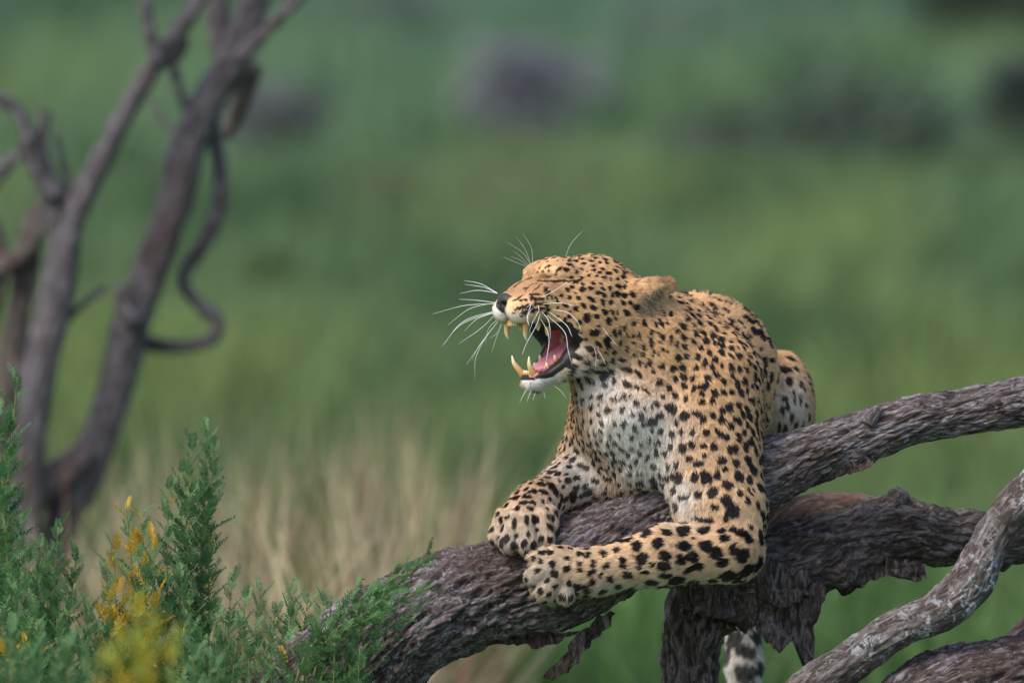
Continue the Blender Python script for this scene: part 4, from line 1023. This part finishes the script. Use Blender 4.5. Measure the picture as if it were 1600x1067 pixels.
for i, (tips, d) in enumerate([([(30, 810), (65, 850), (8, 830), (45, 870), (82, 900)], 20), ([(95, 822), (120, 860), (78, 850), (60, 900)], 80), ([(455, 920), (480, 940), (430, 955), (470, 985)], 20), ([(510, 935), (498, 965), (540, 960)], -60),
                               ([(20, 900), (60, 930), (0, 950), (40, 980)], -250), ([(110, 920), (90, 960), (140, 950), (125, 990)], -200), ([(280, 900), (300, 930), (262, 940), (290, 980)], -60), ([(330, 960), (350, 990), (310, 990), (370, 1000)], -120),
                               ([(420, 985), (400, 1010), (445, 1000), (480, 1015)], -140), ([(520, 1000), (545, 1030), (500, 1030), (560, 1010)], -230), ([(170, 930), (150, 960), (195, 940), (180, 985)], -20), ([(230, 900), (255, 915), (215, 930), (240, 960)], 40)]):
    shrub(TL, tips, d, 30 + i, G_ if i % 4 else [(GREENS, 8), (PALES, 1), (YELLOWS, .5)], THICKET, dens=1.15)
for i, (tips, d) in enumerate([([(20, 985), (60, 1000), (-20, 990), (40, 1020)], -1100), ([(110, 1000), (140, 1020), (85, 1015)], -1300), ([(300, 1010), (330, 1030), (270, 1030)], -900)]):
    shrub('blurred feathery green shrub growing on the near side of the thicket', tips, d, 60 + i, [(GREENS, 5), (PALES, 2)], 'shrubs on the near side of the thicket', dens=1.2)

# ------------------------------------------------------------------ grass and bushes beyond
def blades(name, P, hgt, lean, col, wid, label, cat='grass', seg=2):
    """P: roots (world), one curved tapering blade each"""
    n = len(P); az = RNG.uniform(0, 2 * math.pi, n); d = np.stack([np.cos(az), np.sin(az), 0 * az], -1)
    a2 = RNG.uniform(0, 2 * math.pi, n); wv = np.stack([np.cos(a2), np.sin(a2), 0 * az], -1) * wid[:, None]
    up = np.array([0, 0, 1.0])
    m_ = P + up * (hgt * .55)[:, None] + d * (lean * hgt * .3)[:, None]; tip = P + up * (hgt * (1 - .25 * lean))[:, None] + d * (lean * hgt)[:, None]
    V = np.stack([P - wv, P + wv, m_ + wv * .7, m_ - wv * .7, tip], 1).reshape(-1, 3)
    i = np.arange(n) * 5
    q = np.stack([i, i + 1, i + 2, i + 3], -1); t = np.stack([i + 3, i + 2, i + 4], -1)
    me = bpy.data.meshes.new(name)
    me.vertices.add(len(V)); me.vertices.foreach_set('co', V.astype(np.float32).ravel())
    li = np.concatenate([q.ravel(), t.ravel()]).astype(np.int32); me.loops.add(len(li)); me.loops.foreach_set('vertex_index', li)
    me.polygons.add(2 * n); me.polygons.foreach_set('loop_start', np.concatenate([np.arange(n) * 4, 4 * n + np.arange(n) * 3]).astype(np.int32)); me.update(calc_edges=True)
    vcol(me, 'col', np.repeat(col, 5, 0))
    o = obj(name, me, GRASS); tag(o, label, cat, kind='stuff'); return o

def scatter(n, y0, y1, hw0, hw1):
    t = RNG.random(n); y = y0 + (y1 - y0) * t; x = (RNG.random(n) * 2 - 1) * (hw0 + (hw1 - hw0) * t)
    return np.stack([x, y, np.zeros(n) - .02], -1)

def pix(P):
    r = P - CAMPOS; z = r @ FWD; return 800 + (r @ RIGHT) / z * 17778, 533.5 - (r @ UP) / z * 17778

def build_grass():
    # green sward from just behind the log to far off
    P = np.concatenate([scatter(120000, 7.0, 30, 4.2, 9.0), scatter(110000, 30, 85, 9.0, 20.0)])
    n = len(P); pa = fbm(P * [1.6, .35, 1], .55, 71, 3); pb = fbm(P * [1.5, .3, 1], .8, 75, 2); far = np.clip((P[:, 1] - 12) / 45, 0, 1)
    c = np.array([0.125, 0.190, 0.068]) * (1 - far[:, None]) + np.array([0.120, 0.215, 0.150]) * far[:, None]  # far blades paler and bluer: distance haze put into their colour
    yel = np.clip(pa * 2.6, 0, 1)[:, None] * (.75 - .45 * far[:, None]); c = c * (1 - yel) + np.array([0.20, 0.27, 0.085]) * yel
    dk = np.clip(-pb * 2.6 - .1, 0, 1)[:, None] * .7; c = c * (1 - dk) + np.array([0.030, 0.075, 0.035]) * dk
    c = c * RNG.uniform(.7, 1.3, (n, 1))
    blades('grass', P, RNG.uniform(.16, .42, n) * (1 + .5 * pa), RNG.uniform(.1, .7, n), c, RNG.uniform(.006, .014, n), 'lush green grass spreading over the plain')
    # pale dry tussocks between the dead tree and the log
    cl = []
    for _ in range(120):
        x = min(RNG.normal(-0.38, .24), RNG.uniform(-.32, -.14)); y = RNG.uniform(3.0, 6.2); k = RNG.integers(18, 46)
        cl.append(np.stack([x + RNG.normal(0, .06, k), y + RNG.normal(0, .07, k), np.zeros(k) - .02], -1))
    P = np.concatenate(cl); n = len(P); tone = fbm(P, 3.0, 81, 2)[:, None]
    c = np.array([0.55, 0.46, 0.29]) + tone * np.array([.10, .06, .03]); g = (RNG.random(n) < .40)[:, None]
    c = np.where(g, np.array([0.13, 0.18, 0.06]) * (1 + .4 * tone), c) * RNG.uniform(.55, 1.15, (n, 1))
    pk = (RNG.random(n) < .12)[:, None]; c = np.where(pk, np.array([0.30, 0.15, 0.10]), c)
    blades('dry_grass', P, RNG.uniform(.45, .98, n), RNG.uniform(.05, .45, n), c, RNG.uniform(.004, .011, n), 'pale dry grass tussocks between the dead tree and the fallen log')
    # green weeds round the dead tree and right of the dry patch
    P = np.concatenate([scatter(13000, 4.8, 9, 2.4, 4.2)]); px, py = pix(P); n = len(P)
    c = np.array([0.085, 0.17, 0.05]) * RNG.uniform(.6, 1.4, (n, 1)); keep = fbm(P, 1.4, 91, 2) > -.05
    P, c = P[keep], c[keep]; n = len(P)
    blades('weeds', P, RNG.uniform(.25, .62, n), RNG.uniform(.1, .6, n), c, RNG.uniform(.005, .011, n), 'fresh green weeds growing behind the log and round the dead tree')
build_grass()

def bush(label, px, py, wpx, hpx, col, seed, twig=(0.10, 0.08, 0.075), leafy=1.0, group=None, name='bush', d=None, lift=0.0):
    """base of the bush at a photo pixel on the ground; width and height as seen there"""
    g = ground_at(px, py); z = (g - CAMPOS) @ FWD; k = z / 17778; w_, h_ = wpx * k, hpx * k
    rg = np.random.default_rng(seed); t = empty(name, g); tag(t, label, 'bush', group)
    # limbs
    for b in range(6):
        a = rg.uniform(0, 6.28); r = rg.uniform(.15, .42) * w_
        P = [np.array([0, 0, -.05]), np.array([math.cos(a) * r * .35, math.sin(a) * r * .35, h_ * .35]), np.array([math.cos(a) * r, math.sin(a) * r, h_ * rg.uniform(.6, .95)])]
        rr = max(.008, .02 * w_)
        rows = [(*(p * 1000), rr * 1000 * (1 - .35 * i)) for i, p in enumerate(P)]
        o = obj('branch', tube_mesh('branch', rows, step=60, seg=6, lumps=.05, furrow=0, rough=0, world=False), BARK_OLD, t)
    # crown: leaf faces in uneven clumps
    nc = 26; cc = rg.normal(size=(nc, 3)); cc = cc / np.linalg.norm(cc, axis=1, keepdims=True) * rg.uniform(.35, 1.0, (nc, 1)) ** .6
    cc = cc * np.array([w_ / 2, w_ / 2, h_ / 2]) * .8 + np.array([0, 0, h_ * .55])
    n = int(2600 * leafy); ci = rg.integers(0, nc, n); cr = rg.uniform(.10, .20, nc) * w_
    p = cc[ci] + rg.normal(size=(n, 3)) * cr[ci][:, None] * .62 * np.array([1, 1, .8]); p[:, 2] = np.maximum(p[:, 2], .02)
    sz = rg.uniform(.014, .030, n) * w_ + .012
    a = unit(rg.normal(size=(n, 3))); b = unit(np.cross(a, rg.normal(size=(n, 3))))
    V = np.stack([p - a * sz[:, None], p + b * sz[:, None] * .5, p + a * sz[:, None], p - b * sz[:, None] * .5], 1).reshape(-1, 3)
    me = mesh('foliage', V, np.arange(4 * n).reshape(n, 4), False)
    c = np.array(col) * rg.uniform(.6, 1.4, (n, 1)) * (1 + .35 * rg.normal(size=(nc, 1)))[ci].clip(.4, 1.7)
    vcol(me, 'col', np.repeat(c, 4, 0)); o = obj('foliage', me, GRASS, t); o['kind'] = 'stuff'
    return t
def build_bushes():
    B = [('small round purple grey bush standing alone on the green plain', 825, 272, 225, 215, (0.195, 0.20, 0.225)),
         ('wide dark green bush rising behind the raised end of the log', 1290, 335, 430, 190, (0.085, 0.125, 0.090)),
         ('dark grey green bush joined to the flank of the wide dark bush', 1080, 310, 150, 120, (0.10, 0.125, 0.115)),
         ('very dark bush beside the tall dark tree crown', 1610, 300, 200, 210, (0.085, 0.12, 0.10)),
         ('mauve grey bush just past the dead tree', 430, 262, 190, 120, (0.165, 0.175, 0.18)),
         ('dull brown green bush in front of the purple grey bush', 860, 385, 300, 90, (0.12, 0.135, 0.095)),
         ('greyish far bush high on the plain behind the purple grey bush', 1060, 85, 230, 60, (0.13, 0.15, 0.15)),
         ('blue grey far bush beyond the dead tree', 620, 70, 260, 60, (0.12, 0.16, 0.145)),
         ('small yellow flowering bush beyond the dry grass', 652, 610, 66, 80, (0.42, 0.36, 0.05)),
         ('brownish bush in the grass below the dull brown green bush', 1220, 395, 130, 55, (0.13, 0.095, 0.075)),
         ('olive bush low in the grass beside the dead tree', 410, 520, 110, 120, (0.070, 0.105, 0.030)),
         ('bright green bush spreading at the edge of the plain', 170, 330, 170, 100, (0.06, 0.12, 0.05)),
         ('dark green bush hidden among the dead tree stems', 150, 545, 120, 90, (0.05, 0.09, 0.035)),
         ('low brown green bush spreading wide behind the leopard', 640, 400, 330, 80, (0.11, 0.13, 0.085)),
         ('rusty dry bush on the bare soil beyond the dry grass', 730, 905, 200, 90, (0.27, 0.15, 0.095)),
         ('yellow green bush beyond the low stump', 1440, 790, 150, 90, (0.26, 0.28, 0.07)),
         ('pale green bush on the plain near the top edge of the slope', 1290, 95, 200, 55, (0.15, 0.21, 0.13))]
    for i, (lb, x, y, w_, h_, c) in enumerate(B): bush(lb, x, y, w_, h_, c, 200 + i)
    bush('tall dark tree crowned bush reaching above the very dark bush', 1570, 105, 330, 170, (0.035, 0.05, 0.04), 260, leafy=1.4)
build_bushes()
